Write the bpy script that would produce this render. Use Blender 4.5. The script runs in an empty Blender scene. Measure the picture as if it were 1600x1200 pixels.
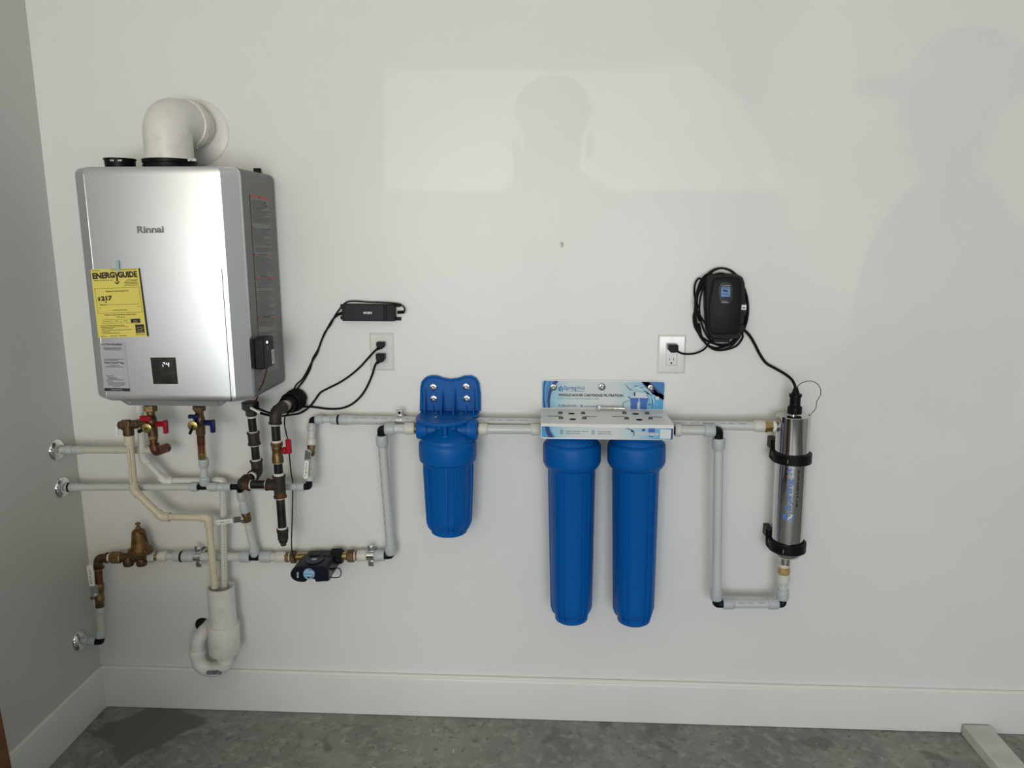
import bpy, math, random
from mathutils import Vector, Matrix
random.seed(7)
SC = bpy.context.scene
COL = SC.collection
V = Vector
# ------------------------------------------------------------------ camera
FPX, PIT, YAW, ROL, CH, CD = 1180.0, 0.192, 0.04837, 0.00034, 1.6463, 2.37
XL = -1.5776          # left wall plane
ZB = 0.1466           # baseboard height
cy, sy, cp, sp = math.cos(YAW), math.sin(YAW), math.cos(PIT), math.sin(PIT)
FW = V((-sy*cp, cy*cp, -sp)); R0 = V((cy, sy, 0)); U0 = R0.cross(FW)
RT = R0*math.cos(ROL) + U0*math.sin(ROL); UP = -R0*math.sin(ROL) + U0*math.cos(ROL)
CAM = V((0, -CD, CH))
cd = bpy.data.cameras.new('camera'); cam = bpy.data.objects.new('camera', cd); COL.objects.link(cam)
cd.sensor_width = 36; cd.lens = FPX/1600*36; cd.clip_start = 0.02
m = Matrix((RT, UP, -FW)).transposed().to_4x4(); m.translation = CAM; cam.matrix_world = m
SC.camera = cam
# ------------------------------------------------------------------ world, light, exposure
SC.view_settings.view_transform = 'Standard'; SC.view_settings.look = 'None'
SC.view_settings.gamma = 1; SC.view_settings.use_curve_mapping = False
SC.view_settings.exposure = 0.0
W = bpy.data.worlds.new('world'); SC.world = W; W.use_nodes = True
bg = W.node_tree.nodes['Background']; bg.inputs[0].default_value = (0.80, 0.88, 1.0, 1); bg.inputs[1].default_value = 0.9
def area(name, loc, target, sx, sz, power, col):
    l = bpy.data.lights.new(name, 'AREA'); l.shape = 'RECTANGLE'; l.size = sx; l.size_y = sz
    l.energy = power; l.color = col
    o = bpy.data.objects.new(name, l); COL.objects.link(o); o.location = loc
    o.rotation_euler = (V(target)-V(loc)).to_track_quat('-Z', 'Y').to_euler(); return o
# daylight coming in through the open garage door behind the photographer
area('door_daylight', (0.0, -4.5, 1.20), (-0.1, 0, 1.1), 2.6, 1.1, 86, (0.885, 0.935, 1.0))
area('warm_bounce', (-0.6, -5.0, 2.1), (-0.5, 0, 2.3), 1.6, 0.4, 29, (1.0, 0.86, 0.54))
# sun glints off glass and paint outside (low, small, warm)
GL = (0.03, -9.6, 1.03)
def glint(name, target, cone, energy, blend, loc=GL):
    sl = bpy.data.lights.new(name, 'SPOT'); sl.energy = energy; sl.color = (1.0, 0.93, 0.74)
    sl.spot_size = math.radians(cone); sl.spot_blend = blend; sl.shadow_soft_size = 0.005
    so = bpy.data.objects.new(name, sl); COL.objects.link(so); so.location = loc
    so.rotation_euler = (V(target)-V(loc)).to_track_quat('-Z', 'Y').to_euler(); return so
GL2 = (3.0, -9.6, 1.0)
glint('sun_glint', (0.1, 0, 1.95), 14, 165, 0.2)
glint('sun_glint', (1.6, 0, 2.0), 12, 130, 0.4, GL2)

# ------------------------------------------------------------------ pixel rays to points at a known depth
def ray(px, py): return FW + RT*((px-800)/FPX) - UP*((py-600)/FPX)
def P(px, py, d=0.0):            # point at distance d in front of the back wall
    v = ray(px, py); return CAM + v*((-d-CAM.y)/v.y)
def PX(px, py, x):
    v = ray(px, py); return CAM + v*((x-CAM.x)/v.x)
def PZ(px, py, z):
    v = ray(px, py); return CAM + v*((z-CAM.z)/v.z)
def MM(px, pt): return px*((pt-CAM).dot(FW))/FPX     # metres spanned by px pixels at pt

# ------------------------------------------------------------------ materials
MATS = {}
def mat(name, col, rough=0.5, metal=0.0, spec=0.5, noise=None, bump=0.0, bscale=200, emit=None, coat=0, trans=0):
    if name in MATS: return MATS[name]
    M_ = bpy.data.materials.new(name); M_.use_nodes = True
    nt = M_.node_tree; b = nt.nodes['Principled BSDF']
    b.inputs['Base Color'].default_value = (*col, 1); b.inputs['Roughness'].default_value = rough
    b.inputs['Metallic'].default_value = metal; b.inputs['Specular IOR Level'].default_value = spec
    if coat: b.inputs['Coat Weight'].default_value = coat; b.inputs['Coat Roughness'].default_value = 0.08
    if trans: b.inputs['Subsurface Weight'].default_value = trans; b.inputs['Subsurface Radius'].default_value = (.01, .01, .01); b.inputs['Subsurface Scale'].default_value = 0.5
    if emit: b.inputs['Emission Color'].default_value = (*emit[0], 1); b.inputs['Emission Strength'].default_value = emit[1]
    tc = nt.nodes.new('ShaderNodeTexCoord')
    if noise:      # (other colour, scale, low, high)
        n = nt.nodes.new('ShaderNodeTexNoise'); n.inputs['Scale'].default_value = noise[1]; n.inputs['Detail'].default_value = 6
        nt.links.new(tc.outputs['Object'], n.inputs['Vector'])
        r = nt.nodes.new('ShaderNodeMapRange'); r.inputs[1].default_value = noise[2]; r.inputs[2].default_value = noise[3]
        nt.links.new(n.outputs['Fac'], r.inputs[0])
        mx = nt.nodes.new('ShaderNodeMix'); mx.data_type = 'RGBA'
        mx.inputs[6].default_value = (*col, 1); mx.inputs[7].default_value = (*noise[0], 1)
        nt.links.new(r.outputs[0], mx.inputs[0]); nt.links.new(mx.outputs[2], b.inputs['Base Color'])
    if bump:
        n = nt.nodes.new('ShaderNodeTexNoise'); n.inputs['Scale'].default_value = bscale; n.inputs['Detail'].default_value = 4
        nt.links.new(tc.outputs['Object'], n.inputs['Vector'])
        bn = nt.nodes.new('ShaderNodeBump'); bn.inputs['Strength'].default_value = bump; bn.inputs['Distance'].default_value = 0.002
        nt.links.new(n.outputs['Fac'], bn.inputs['Height']); nt.links.new(bn.outputs[0], b.inputs['Normal'])
    MATS[name] = M_; return M_
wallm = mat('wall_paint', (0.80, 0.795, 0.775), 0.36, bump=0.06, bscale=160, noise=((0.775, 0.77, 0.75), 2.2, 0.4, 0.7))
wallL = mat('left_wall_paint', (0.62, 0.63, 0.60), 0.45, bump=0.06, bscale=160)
trim = mat('trim_paint', (0.75, 0.745, 0.72), 0.35, noise=((0.72, 0.72, 0.69), 5, 0.45, 0.7))
caulk = mat('caulk', (0.80, 0.79, 0.72), 0.5)
ceilm = mat('ceiling_paint', (0.75, 0.75, 0.72), 0.7)
silver = mat('silver_paint', (0.80, 0.81, 0.83), 0.37, 0.97, bump=0.03, bscale=900)
casing = mat('grey_casing_paint', (0.19, 0.20, 0.195), 0.5, 0.2)
blk = mat('black_plastic', (0.006, 0.0065, 0.0075), 0.40, spec=0.16)
blk2 = mat('charcoal_plastic', (0.013, 0.015, 0.018), 0.5, spec=0.2)
rub = mat('black_rubber', (0.005, 0.005, 0.0055), 0.45, spec=0.15)
navy = mat('navy_plastic', (0.006, 0.009, 0.017), 0.42, spec=0.18)
pvc = mat('white_pvc', (0.76, 0.74, 0.69), 0.35, noise=((0.66, 0.63, 0.56), 30, 0.5, 0.75))
pvcg = mat('grey_white_pvc', (0.66, 0.65, 0.62), 0.4)
cream = mat('cream_cpvc', (0.66, 0.60, 0.44), 0.4, noise=((0.58, 0.51, 0.36), 40, 0.5, 0.75))
pex = mat('pex_tube', (0.60, 0.62, 0.60), 0.25, trans=0.4)
pexw = mat('pex_tube_warm', (0.58, 0.58, 0.49), 0.28, trans=0.4)  # tube colour with the warm light of its surroundings tinted in
nutg = mat('grey_ring', (0.49, 0.525, 0.54), 0.35)
nutw = mat('beige_ring', (0.66, 0.64, 0.58), 0.35)
prnt = mat('pipe_print', (0.30, 0.33, 0.48), 0.5)
bronze = mat('bronze', (0.14, 0.085, 0.045), 0.45, 0.75, noise=((0.075, 0.043, 0.022), 60, 0.4, 0.7), bump=0.1, bscale=300)
prvm = mat('regulator_bronze', (0.19, 0.105, 0.035), 0.5, 0.55, noise=((0.11, 0.06, 0.02), 50, 0.4, 0.7), bump=0.15, bscale=350)
copper = mat('copper', (0.20, 0.085, 0.05), 0.4, 0.8, noise=((0.10, 0.045, 0.027), 50, 0.4, 0.7))
brass = mat('brass', (0.55, 0.40, 0.16), 0.28, 0.95, noise=((0.42, 0.29, 0.11), 70, 0.4, 0.7))
brassd = mat('brass_dull', (0.25, 0.165, 0.075), 0.45, 0.85, noise=((0.15, 0.09, 0.04), 60, 0.4, 0.7), bump=0.12, bscale=400)
iron = mat('black_iron', (0.016, 0.016, 0.017), 0.35, 0.4, spec=0.4, noise=((0.045, 0.040, 0.036), 40, 0.45, 0.7), bump=0.1, bscale=300)
ironf = mat('iron_fitting', (0.050, 0.043, 0.036), 0.55, 0.5, noise=((0.04, 0.034, 0.03), 60, 0.4, 0.7), bump=0.4, bscale=400)
rust = mat('rusty_iron', (0.038, 0.027, 0.022), 0.7, 0.3, noise=((0.16, 0.055, 0.02), 35, 0.52, 0.70), bump=0.5, bscale=400)
dope = mat('pipe_dope', (0.70, 0.66, 0.60), 0.7)
red = mat('red_handle', (0.36, 0.006, 0.018), 0.35, spec=0.3)
bluh = mat('blue_handle', (0.005, 0.014, 0.09), 0.35, spec=0.3)
bluf = mat('filter_blue', (0.0005, 0.105, 0.40), 0.42, spec=0.22, bump=0.05, bscale=250)
chrome = mat('chrome', (0.80, 0.80, 0.80), 0.07, 1.0)
steel = mat('stainless_steel', (0.62, 0.61, 0.60), 0.06, 1.0)
zinc = mat('zinc', (0.62, 0.63, 0.64), 0.25, 1.0)
white = mat('white_plastic', (0.78, 0.78, 0.75), 0.12, coat=0.5)
wpow = mat('white_powder_coat', (0.82, 0.81, 0.79), 0.35)
wpaint = mat('white_handle', (0.82, 0.82, 0.80), 0.3)
dark = mat('hole_black', (0.004, 0.004, 0.004), 0.9)
yel = mat('yellow_paper', (0.74, 0.62, 0.12), 0.6)
inkm = mat('black_ink', (0.015, 0.014, 0.012), 0.6)
greyp = mat('grey_sticker', (0.42, 0.43, 0.45), 0.5)
redi = mat('red_ink', (0.50, 0.10, 0.08), 0.5)
tape = mat('teal_tape', (0.34, 0.50, 0.49), 0.4)
wprint = mat('white_print', (0.80, 0.82, 0.84), 0.5)

# ------------------------------------------------------------------ mesh collector
def ortho(a):
    a = a.normalized(); t = V((0, 0, 1)) if abs(a.z) < 0.9 else V((1, 0, 0))
    u = a.cross(t).normalized(); return a, u, a.cross(u).normalized()
class M:
    def __init__(s): s.v = []; s.f = []
    def add(s, vs, fs):
        n = len(s.v); s.v += [V(x) for x in vs]; s.f += [tuple(i+n for i in f) for f in fs]; return s
    def rings(s, rings, caps=(True, True), closed=False):
        k = len(rings[0]); vs = [p for r in rings for p in r]; fs = []
        n = len(rings)
        for i in range(n if closed else n-1):
            a, b = i*k, ((i+1) % n)*k
            for j in range(k): j2 = (j+1) % k; fs.append((a+j, a+j2, b+j2, b+j))
        if not closed:
            if caps[0]: fs.append(tuple(reversed(range(k))))
            if caps[1]: fs.append(tuple(range((n-1)*k, n*k)))
        return s.add(vs, fs)
    def lathe(s, a, b, prof, seg=24, caps=(True, True), mod=None, ph=0.0):
        """prof: (t along a->b in metres, radius)"""
        ax, u, w = ortho(b-a); rs = []
        for t, r in prof:
            rs.append([a+ax*t+(u*math.cos(q)+w*math.sin(q))*(r if mod is None else mod(t, r, q)) for q in [2*math.pi*j/seg+ph for j in range(seg)]])
        return s.rings(rs, caps)
    def cyl(s, a, b, r, seg=20, bev=0.0, r2=None, ph=0.0):
        L = (b-a).length; r2 = r if r2 is None else r2
        if bev: pr = [(0, r-bev), (bev, r), (L-bev, r2), (L, r2-bev)]
        else: pr = [(0, r), (L, r2)]
        return s.lathe(a, b, pr, seg, ph=ph)
    def tube(s, pts, r, seg=10, caps=(True, True), sq=None):
        pts = [V(p) for p in pts]; n = len(pts); rs = []
        tan = [(pts[min(i+1, n-1)]-pts[max(i-1, 0)]).normalized() for i in range(n)]
        _, u, w = ortho(tan[0])
        for i in range(n):
            u = (u-tan[i]*u.dot(tan[i])).normalized(); w = tan[i].cross(u)
            rr = r[i] if isinstance(r, (list, tuple)) else r
            rs.append([pts[i]+(u*math.cos(2*math.pi*j/seg)+w*math.sin(2*math.pi*j/seg))*rr for j in range(seg)])
        return s.rings(rs, caps)
    def box(s, c, sz, ax=None):
        c = V(c); X, Y, Z = ax if ax else (V((1, 0, 0)), V((0, 1, 0)), V((0, 0, 1)))
        vs = [c+X*(sx*sz[0]/2)+Y*(sy_*sz[1]/2)+Z*(sz_*sz[2]/2) for sx in (-1, 1) for sy_ in (-1, 1) for sz_ in (-1, 1)]
        return s.add(vs, [(0, 1, 3, 2), (4, 6, 7, 5), (0, 4, 5, 1), (2, 3, 7, 6), (0, 2, 6, 4), (1, 5, 7, 3)])
    def prism(s, pts, ext):
        n = len(pts); ext = V(ext); vs = [V(p) for p in pts]+[V(p)+ext for p in pts]
        return s.add(vs, [tuple(range(n)), tuple(reversed(range(n, 2*n)))]+[(i, i+n, (i+1) % n+n, (i+1) % n) for i in range(n)])
    def poly(s, pts): return s.add(pts, [tuple(range(len(pts)))])
    def torus(s, c, ax, R, r, seg=32, k=10, arc=None):
        ax, u, w = ortho(ax); rs = []
        for i in range(seg):
            q = 2*math.pi*i/seg; o = u*math.cos(q)+w*math.sin(q)
            rs.append([c+o*(R+r*math.cos(2*math.pi*j/k))+ax*(r*math.sin(2*math.pi*j/k)) for j in range(k)])
        return s.rings(rs, closed=True)
    def sphere(s, c, r, seg=16, n=10, sc=(1, 1, 1)):
        rs = []
        for i in range(1, n):
            a = math.pi*i/n
            rs.append([c+V((sc[0]*r*math.sin(a)*math.cos(q), sc[1]*r*math.sin(a)*math.sin(q), sc[2]*r*math.cos(a))) for q in [2*math.pi*j/seg for j in range(seg)]])
        return s.rings(rs)
def fillet(pts, rad, n=6):
    pts = [V(p) for p in pts]; out = [pts[0]]
    for i in range(1, len(pts)-1):
        a, c, b = pts[i-1], pts[i], pts[i+1]; u = (a-c); w = (b-c)
        k = min(rad, u.length*0.49, w.length*0.49); p, q = c+u.normalized()*k, c+w.normalized()*k
        for j in range(n+1):
            t = j/n; out.append(p*(1-t)**2+c*2*t*(1-t)+q*t*t)
    return out+[pts[-1]]
def smoothpath(pts, n=6):      # Catmull-Rom
    pts = [V(p) for p in pts]; e = [pts[0]*2-pts[1]]+pts+[pts[-1]*2-pts[-2]]; out = []
    for i in range(1, len(e)-2):
        for j in range(n):
            t = j/n; a, b, c, d = e[i-1], e[i], e[i+1], e[i+2]
            out.append(0.5*((2*b)+(c-a)*t+(2*a-5*b+4*c-d)*t*t+(3*b-a-3*c+d)*t**3))
    return out+[pts[-1]]
ORG = {}
def obj(name, m, material, parent=None, smooth=38, bevel=0, bseg=2, kind=None, label=None):
    me = bpy.data.meshes.new(name); o = bpy.data.objects.new(name, me); COL.objects.link(o)
    if parent is None:
        mn = V((min(p.x for p in m.v), min(p.y for p in m.v), min(p.z for p in m.v)))
        mx = V((max(p.x for p in m.v), max(p.y for p in m.v), max(p.z for p in m.v)))
        org = V(((mn.x+mx.x)/2, (mn.y+mx.y)/2, mn.z)) if kind != 'structure' else V((0, 0, 0)); o.location = org
    else: org = ORG[parent.name]; o.parent = parent
    ORG[o.name] = org
    me.from_pydata([p-org for p in m.v], [], m.f); me.materials.append(material)
    if smooth: me.shade_smooth(); me.set_sharp_from_angle(angle=math.radians(smooth))
    me.update()
    if bevel:
        b = o.modifiers.new('bevel', 'BEVEL'); b.width = bevel; b.segments = bseg; b.limit_method = 'ANGLE'; b.angle_limit = math.radians(40)
    if kind: o['kind'] = kind
    if label: o['label'] = label
    return o
def tag(o, label, cat, group=None):
    o['label'] = label; o['category'] = cat
    if group: o['group'] = group
    return o
def thing(name, label, cat, loc, group=None):
    o = bpy.data.objects.new(name, None); COL.objects.link(o); o.location = V(loc); o.empty_display_size = 0.05
    ORG[o.name] = V(loc); return tag(o, label, cat, group)
# text
def glyphs(s, bold=0.0):
    c = bpy.data.curves.new('t', 'FONT'); c.body = s; c.size = 1; c.offset = bold; c.resolution_u = 3; c.fill_mode = 'FRONT'
    o = bpy.data.objects.new('t', c); COL.objects.link(o)
    dg = bpy.context.evaluated_depsgraph_get(); e = o.evaluated_get(dg); me = e.to_mesh()
    vs = [(v.co.x, v.co.y) for v in me.vertices]; fs = [tuple(p.vertices) for p in me.polygons]; e.to_mesh_clear()
    bpy.data.objects.remove(o); bpy.data.curves.remove(c); return vs, fs
def text_map(m, s, fn, bold=0.0):
    """fn maps (x in 0..1 of the text's width, y in units of cap height)"""
    vs, fs = glyphs(s, bold); x0 = min(v[0] for v in vs); x1 = max(v[0] for v in vs)
    return m.add([fn((x-x0)/(x1-x0), y/0.70) for x, y in vs], fs)
def text_px(m, s, pl, p0, p1, h, bold=0.0):
    """text from pixel p0 to p1 (baseline) on plane pl, cap height h pixels"""
    O = pl(*p0); E = pl(*p1); dx, dy = p1[0]-p0[0], p1[1]-p0[1]
    T = pl(p0[0]+SK[0]*h, p0[1]-h)-O
    return text_map(m, s, lambda x, y: O+(E-O)*x+T*y, bold)
SK = [0.0]     # lean of 'up' in the picture, per pixel
def bars(m, pl, rows, hgt=0.6, skew=0.0, seed=1):
    """illegible small print as broken strokes: rows = (x0, x1, y, slope)"""
    rnd = random.Random(seed)
    for x0, x1, y, sl_ in rows:
        x = x0
        while x < x1:
            w = min(rnd.uniform(1.2, 4.0), x1-x)
            if w > 0.4:
                q = [(x, 0), (x+w, 0), (x+w, -hgt), (x, -hgt)]
                m.poly([pl(a, y+(a-x0)*sl_+b) for a, b in q])
            x += w+rnd.uniform(0.35, 0.7)
    return m

# ------------------------------------------------------------------ room
def quad(*p): return M().poly([V(q) for q in p])
XR, YF, ZC = 4.2, -5.7, 2.95
def struct(name, m, material, **k): return obj(name, m, material, kind='structure', **k)
struct('wall_back', M().box((1.31, 0.05, ZC/2), (XR-XL+0.2, 0.1, ZC)), wallm, smooth=0)
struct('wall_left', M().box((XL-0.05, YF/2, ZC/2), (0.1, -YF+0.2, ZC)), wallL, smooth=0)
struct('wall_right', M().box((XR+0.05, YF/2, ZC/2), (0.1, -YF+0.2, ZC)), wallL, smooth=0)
struct('ceiling', M().box((1.31, YF/2, ZC+0.05), (XR-XL+0.2, -YF+0.2, 0.1)), ceilm, smooth=0)
# front wall with the garage door opening
fw = M()
OX0, OX1, OZ = -1.1, 3.2, 2.35
fw.box(((XL+OX0)/2, YF-0.05, ZC/2), (OX0-XL, 0.1, ZC)); fw.box(((XR+OX1)/2, YF-0.05, ZC/2), (XR-OX1, 0.1, ZC))
fw.box(((OX0+OX1)/2, YF-0.05, (ZC+OZ)/2), (OX1-OX0, 0.1, ZC-OZ))
struct('wall_front', fw, mat('front_wall_paint', (0.10, 0.095, 0.085), 0.8), smooth=0)
# floor
fm = bpy.data.materials.new('concrete_floor'); fm.use_nodes = True; nt = fm.node_tree; b = nt.nodes['Principled BSDF']
tc = nt.nodes.new('ShaderNodeTexCoord')
def nz(scale, det, lo, hi, dist=0.0):
    n = nt.nodes.new('ShaderNodeTexNoise'); n.inputs['Scale'].default_value = scale; n.inputs['Detail'].default_value = det; n.inputs['Distortion'].default_value = dist
    nt.links.new(tc.outputs['Object'], n.inputs['Vector']); r = nt.nodes.new('ShaderNodeMapRange')
    r.inputs[1].default_value = lo; r.inputs[2].default_value = hi; nt.links.new(n.outputs['Fac'], r.inputs[0]); return r.outputs[0], n.outputs['Fac']
def mixc(f, a, bcol):
    x = nt.nodes.new('ShaderNodeMix'); x.data_type = 'RGBA'
    nt.links.new(f, x.inputs[0])
    for i, c in ((6, a), (7, bcol)):
        if isinstance(c, tuple): x.inputs[i].default_value = (*c, 1)
        else: nt.links.new(c, x.inputs[i])
    return x.outputs[2]
f1, raw = nz(4.0, 12, 0.36, 0.68, 0.5); c1 = mixc(f1, (0.285, 0.28, 0.25), (0.185, 0.185, 0.165))
f2, _ = nz(26, 10, 0.50, 0.74, 0.3); c2 = mixc(f2, c1, (0.36, 0.355, 0.32))
f3, _ = nz(46, 8, 0.57, 0.72, 0.6); c2 = mixc(f3, c2, (0.14, 0.137, 0.12))
f3, _ = nz(7, 9, 0.60, 0.66, 0.7); c3 = mixc(f3, c2, (0.16, 0.155, 0.135))
f5, _ = nz(30, 4, 0.715, 0.73, 1.0); c4 = mixc(f5, c3, (0.55, 0.54, 0.50))
# damp stain near the corner
def blob(cx, cyy, rx, ry):
    mp = nt.nodes.new('ShaderNodeMapping'); mp.inputs['Location'].default_value = (-cx/rx, -cyy/ry, 0); mp.inputs['Scale'].default_value = (1/rx, 1/ry, 0)
    nt.links.new(tc.outputs['Object'], mp.inputs['Vector'])
    ln = nt.nodes.new('ShaderNodeVectorMath'); ln.operation = 'LENGTH'; nt.links.new(mp.outputs[0], ln.inputs[0])
    ns = nt.nodes.new('ShaderNodeMath'); ns.operation = 'MULTIPLY_ADD'; nt.links.new(raw, ns.inputs[0]); ns.inputs[1].default_value = 3.2; nt.links.new(ln.outputs['Value'], ns.inputs[2])
    r = nt.nodes.new('ShaderNodeMapRange'); r.inputs[1].default_value = 2.62; r.inputs[2].default_value = 2.45
    nt.links.new(ns.outputs[0], r.inputs[0]); return r.outputs[0]
st = PZ(222, 1148, 0)
c5 = mixc(blob(st.x, st.y, 0.17, 0.13), c4, (0.135, 0.125, 0.105))
nt.links.new(c5, b.inputs['Base Color']); b.inputs['Roughness'].default_value = 0.55
bn = nt.nodes.new('ShaderNodeBump'); bn.inputs['Strength'].default_value = 0.5; bn.inputs['Distance'].default_value = 0.006
nt.links.new(raw, bn.inputs['Height']); nt.links.new(bn.outputs[0], b.inputs['Normal'])
struct('floor', M().box((1.31, YF/2, -0.05), (XR-XL+0.2, -YF+0.2, 0.1)), fm, smooth=0)
drive = mat('driveway_concrete', (0.45, 0.44, 0.41), 0.8, noise=((0.38, 0.37, 0.34), 3, 0.4, 0.7))
struct('driveway', M().box((1, -15.8, -0.08), (30, 20, 0.1)), drive, smooth=0)
# baseboards with an eased top edge, and caulk beads above
def base_prof(a, bq, inn):
    inn = V(inn); t = 0.016
    pr = [(0, 0), (t, 0), (t, ZB-0.012), (t-0.004, ZB-0.003), (0.005, ZB), (0, ZB)]
    return M().rings([[V(p)+inn*x+V((0, 0, z)) for x, z in pr] for p in (a, bq)])
struct('baseboard_back', base_prof((XL, 0, 0.002), (XR, 0, 0.002), (0, -1, 0)), trim, smooth=25)
struct('baseboard_left', base_prof((XL, YF, 0.002), (XL, -0.0155, 0.002), (1, 0, 0)), trim, smooth=25)
struct('trim_1', M().tube([(XL, -0.005, ZB+0.001), (XR, -0.005, ZB+0.001)], 0.0085, 10), caulk)
struct('trim_2', M().tube([(XL+0.005, YF, ZB+0.001), (XL+0.005, 0, ZB+0.001)], 0.0085, 10), caulk)
# spackle dab and scuffs on the wall
dab = M().poly([P(x, y, 0.0012) for x, y in ((874, 379), (879, 378), (881, 380), (880, 386), (876, 387), (877, 383))])
dabo = obj('spackle_patch', dab, mat('spackle', (0.52, 0.52, 0.46), 0.8), smooth=0)
tag(dabo, 'small tan spackle dab on the bare wall above the blue filters', 'patch')

# ------------------------------------------------------------------ tankless water heater
HX0, HX1, HZ0, HZ1 = -1.314, -0.848, 1.183, 1.834
HD = 0.300
heater = thing('tankless_water_heater', 'silver wall mounted tankless water heater in the corner with a yellow energy label', 'water heater', ((HX0+HX1)/2, 0, HZ0))
def rrect(x0, x1, z0, z1, r, n=6):
    out = []
    for cx, cz, a0 in ((x1-r, z1-r, 0), (x0+r, z1-r, 90), (x0+r, z0+r, 180), (x1-r, z0+r, 270)):
        for i in range(n+1):
            a = math.radians(a0+90*i/n); out.append((cx+r*math.cos(a), cz+r*math.sin(a)))
    return out
rr = rrect(HX0, HX1, HZ0, HZ1, 0.018)
obj('casing', M().prism([(x, -0.012, z) for x, z in rr], (0, -(HD-0.036-0.012), 0)), casing, heater, bevel=0.003)
# front cover: flat centre with two receding side facets
def cover(yin, inset=0.0):
    prof = []   # (x, y) section
    w, dl = 0.042, 0.026
    for i in range(5):
        a = i/4*math.pi/2; prof.append((HX0+inset+0.008*(1-math.cos(a))*0.6, yin-0.004-(0.010*math.sin(a))))
    return prof
sec = [(HX0, -(HD-0.036)), (HX0, -(HD-0.034)), (HX0+0.003, -(HD-0.028)), (HX0+0.042, -HD), (HX0+0.047, -(HD+0.0012)),
       (HX1-0.047, -(HD+0.0012)), (HX1-0.042, -HD), (HX1-0.003, -(HD-0.028)), (HX1, -(HD-0.034)), (HX1, -(HD-0.036))]
rings = []
r_ = 0.020
for i in range(15):    # rounded corners: pull the section in near top and bottom
    pass
zs = []
n = 6
for i in range(n+1): a = math.radians(90*i/n); zs.append((HZ0+r_-r_*math.cos(a), r_-r_*math.sin(a)))
zs = zs+[(HZ1-(z-HZ0), q) for z, q in reversed(zs)]
cx_ = (HX0+HX1)/2; hw = (HX1-HX0)/2
for z, q in zs:
    s_ = (hw-q)/hw; rings.append([V((cx_+(x-cx_)*s_, y+q*0.25*(1 if abs(x-cx_) < hw else 0), z)) for x, y in sec])
obj('front_cover', M().rings(rings), silver, heater, smooth=20)
# thin seams where the side facets meet the face
hf = lambda px, py: P(px, py, HD+0.0022)
for a, bq in (((346.5, 420), (361.5, 627)),):
    obj('seam', M().tube([P(*a, HD+0.0015), P(*bq, HD+0.0015)], 0.0011, 6), blk2, heater)
xs = HX0+0.045
obj('seam', M().tube([(xs, -(HD+0.001), HZ0+0.01), (xs, -(HD+0.001), HZ1-0.02)], 0.0009, 6), mat('seam_highlight', (0.75, 0.75, 0.76), 0.2, 0.9), heater)
# top panel joint strip, wall bracket, bottom service flange with screws
a_, b_ = P(203, 631, 0.27), P(352, 633, 0.27)
fl = [(a_.x-0.02, HZ0-0.001), (b_.x+0.012, HZ0-0.001), (b_.x-0.008, HZ0-0.016), (a_.x+0.004, HZ0-0.016)]
obj('service_flange', M().prism([(x, -0.286, z) for x, z in fl], (0, 0.012, 0)), casing, heater)
for px in (204, 341):
    c = P(px, 629.5, 0.286); c.z = HZ0-0.007
    obj('flange_screw', M().cyl(c, c+V((0, -0.004, 0)), 0.004, 12, 0.001), zinc, heater)
obj('mounting_bracket', M().box((HX1-0.05, -0.008, HZ1+0.006), (0.022, 0.008, 0.028)).box((cx_, -0.006, HZ0+0.3), (0.36, 0.012, 0.5)), blk2, heater, bevel=0.001)
# combustion-air collar (unused) and its white plug
ca = P(188, 257, 0.17); ca.z = HZ1
col = obj('air_inlet_collar', M().lathe(ca, ca+V((0, 0, 1)), [(0, .040), (0.028, .041), (0.029, .0435), (0.033, .0435), (0.033, .034), (0.012, .034)], 36, (True, True)), blk, heater)
obj('collar_lining', M().lathe(ca, ca+V((0, 0, 1)), [(0.022, .033), (0.0345, .0345), (0.0345, .040), (0.033, .0405)], 36, (True, False)), wpaint, col)
for px in (176, 188):
    c = P(px, 251, 0.21)
    obj('collar_clip', M().box(c, (0.012, 0.01, 0.006)), zinc, col, bevel=0.001)
ex = P(266, 256, 0.15); ex.z = HZ1
exc = obj('exhaust_collar', M().lathe(ex, ex+V((0, 0, 1)), [(0, .072), (0.020, .072), (0.022, .075), (0.031, .075), (0.031, .060), (0.015, .060)], 48), blk, heater)
for q in range(10):
    a = q*0.628; c = ex+V((0.0735*math.cos(a), 0.0735*math.sin(a), 0.013))
    obj('rivet', M().sphere(c, 0.0022, 8, 5), blk2, exc)
obj('collar_clip', M().box(P(300, 250, 0.21), (0.022, 0.01, 0.009)).cyl(P(297, 251, 0.215), P(303, 251, 0.215), 0.0025, 8), zinc, exc, bevel=0.001)
# brand lettering on the front
SK[0] = -0.07
lt = M(); text_px(lt, 'Rinnai', hf, (214.5, 364), (256, 363), 10.5, 0.03)
obj('brand_lettering', lt, mat('grey_lettering', (0.20, 0.20, 0.20), 0.4, 0.5), heater, smooth=0)
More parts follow.
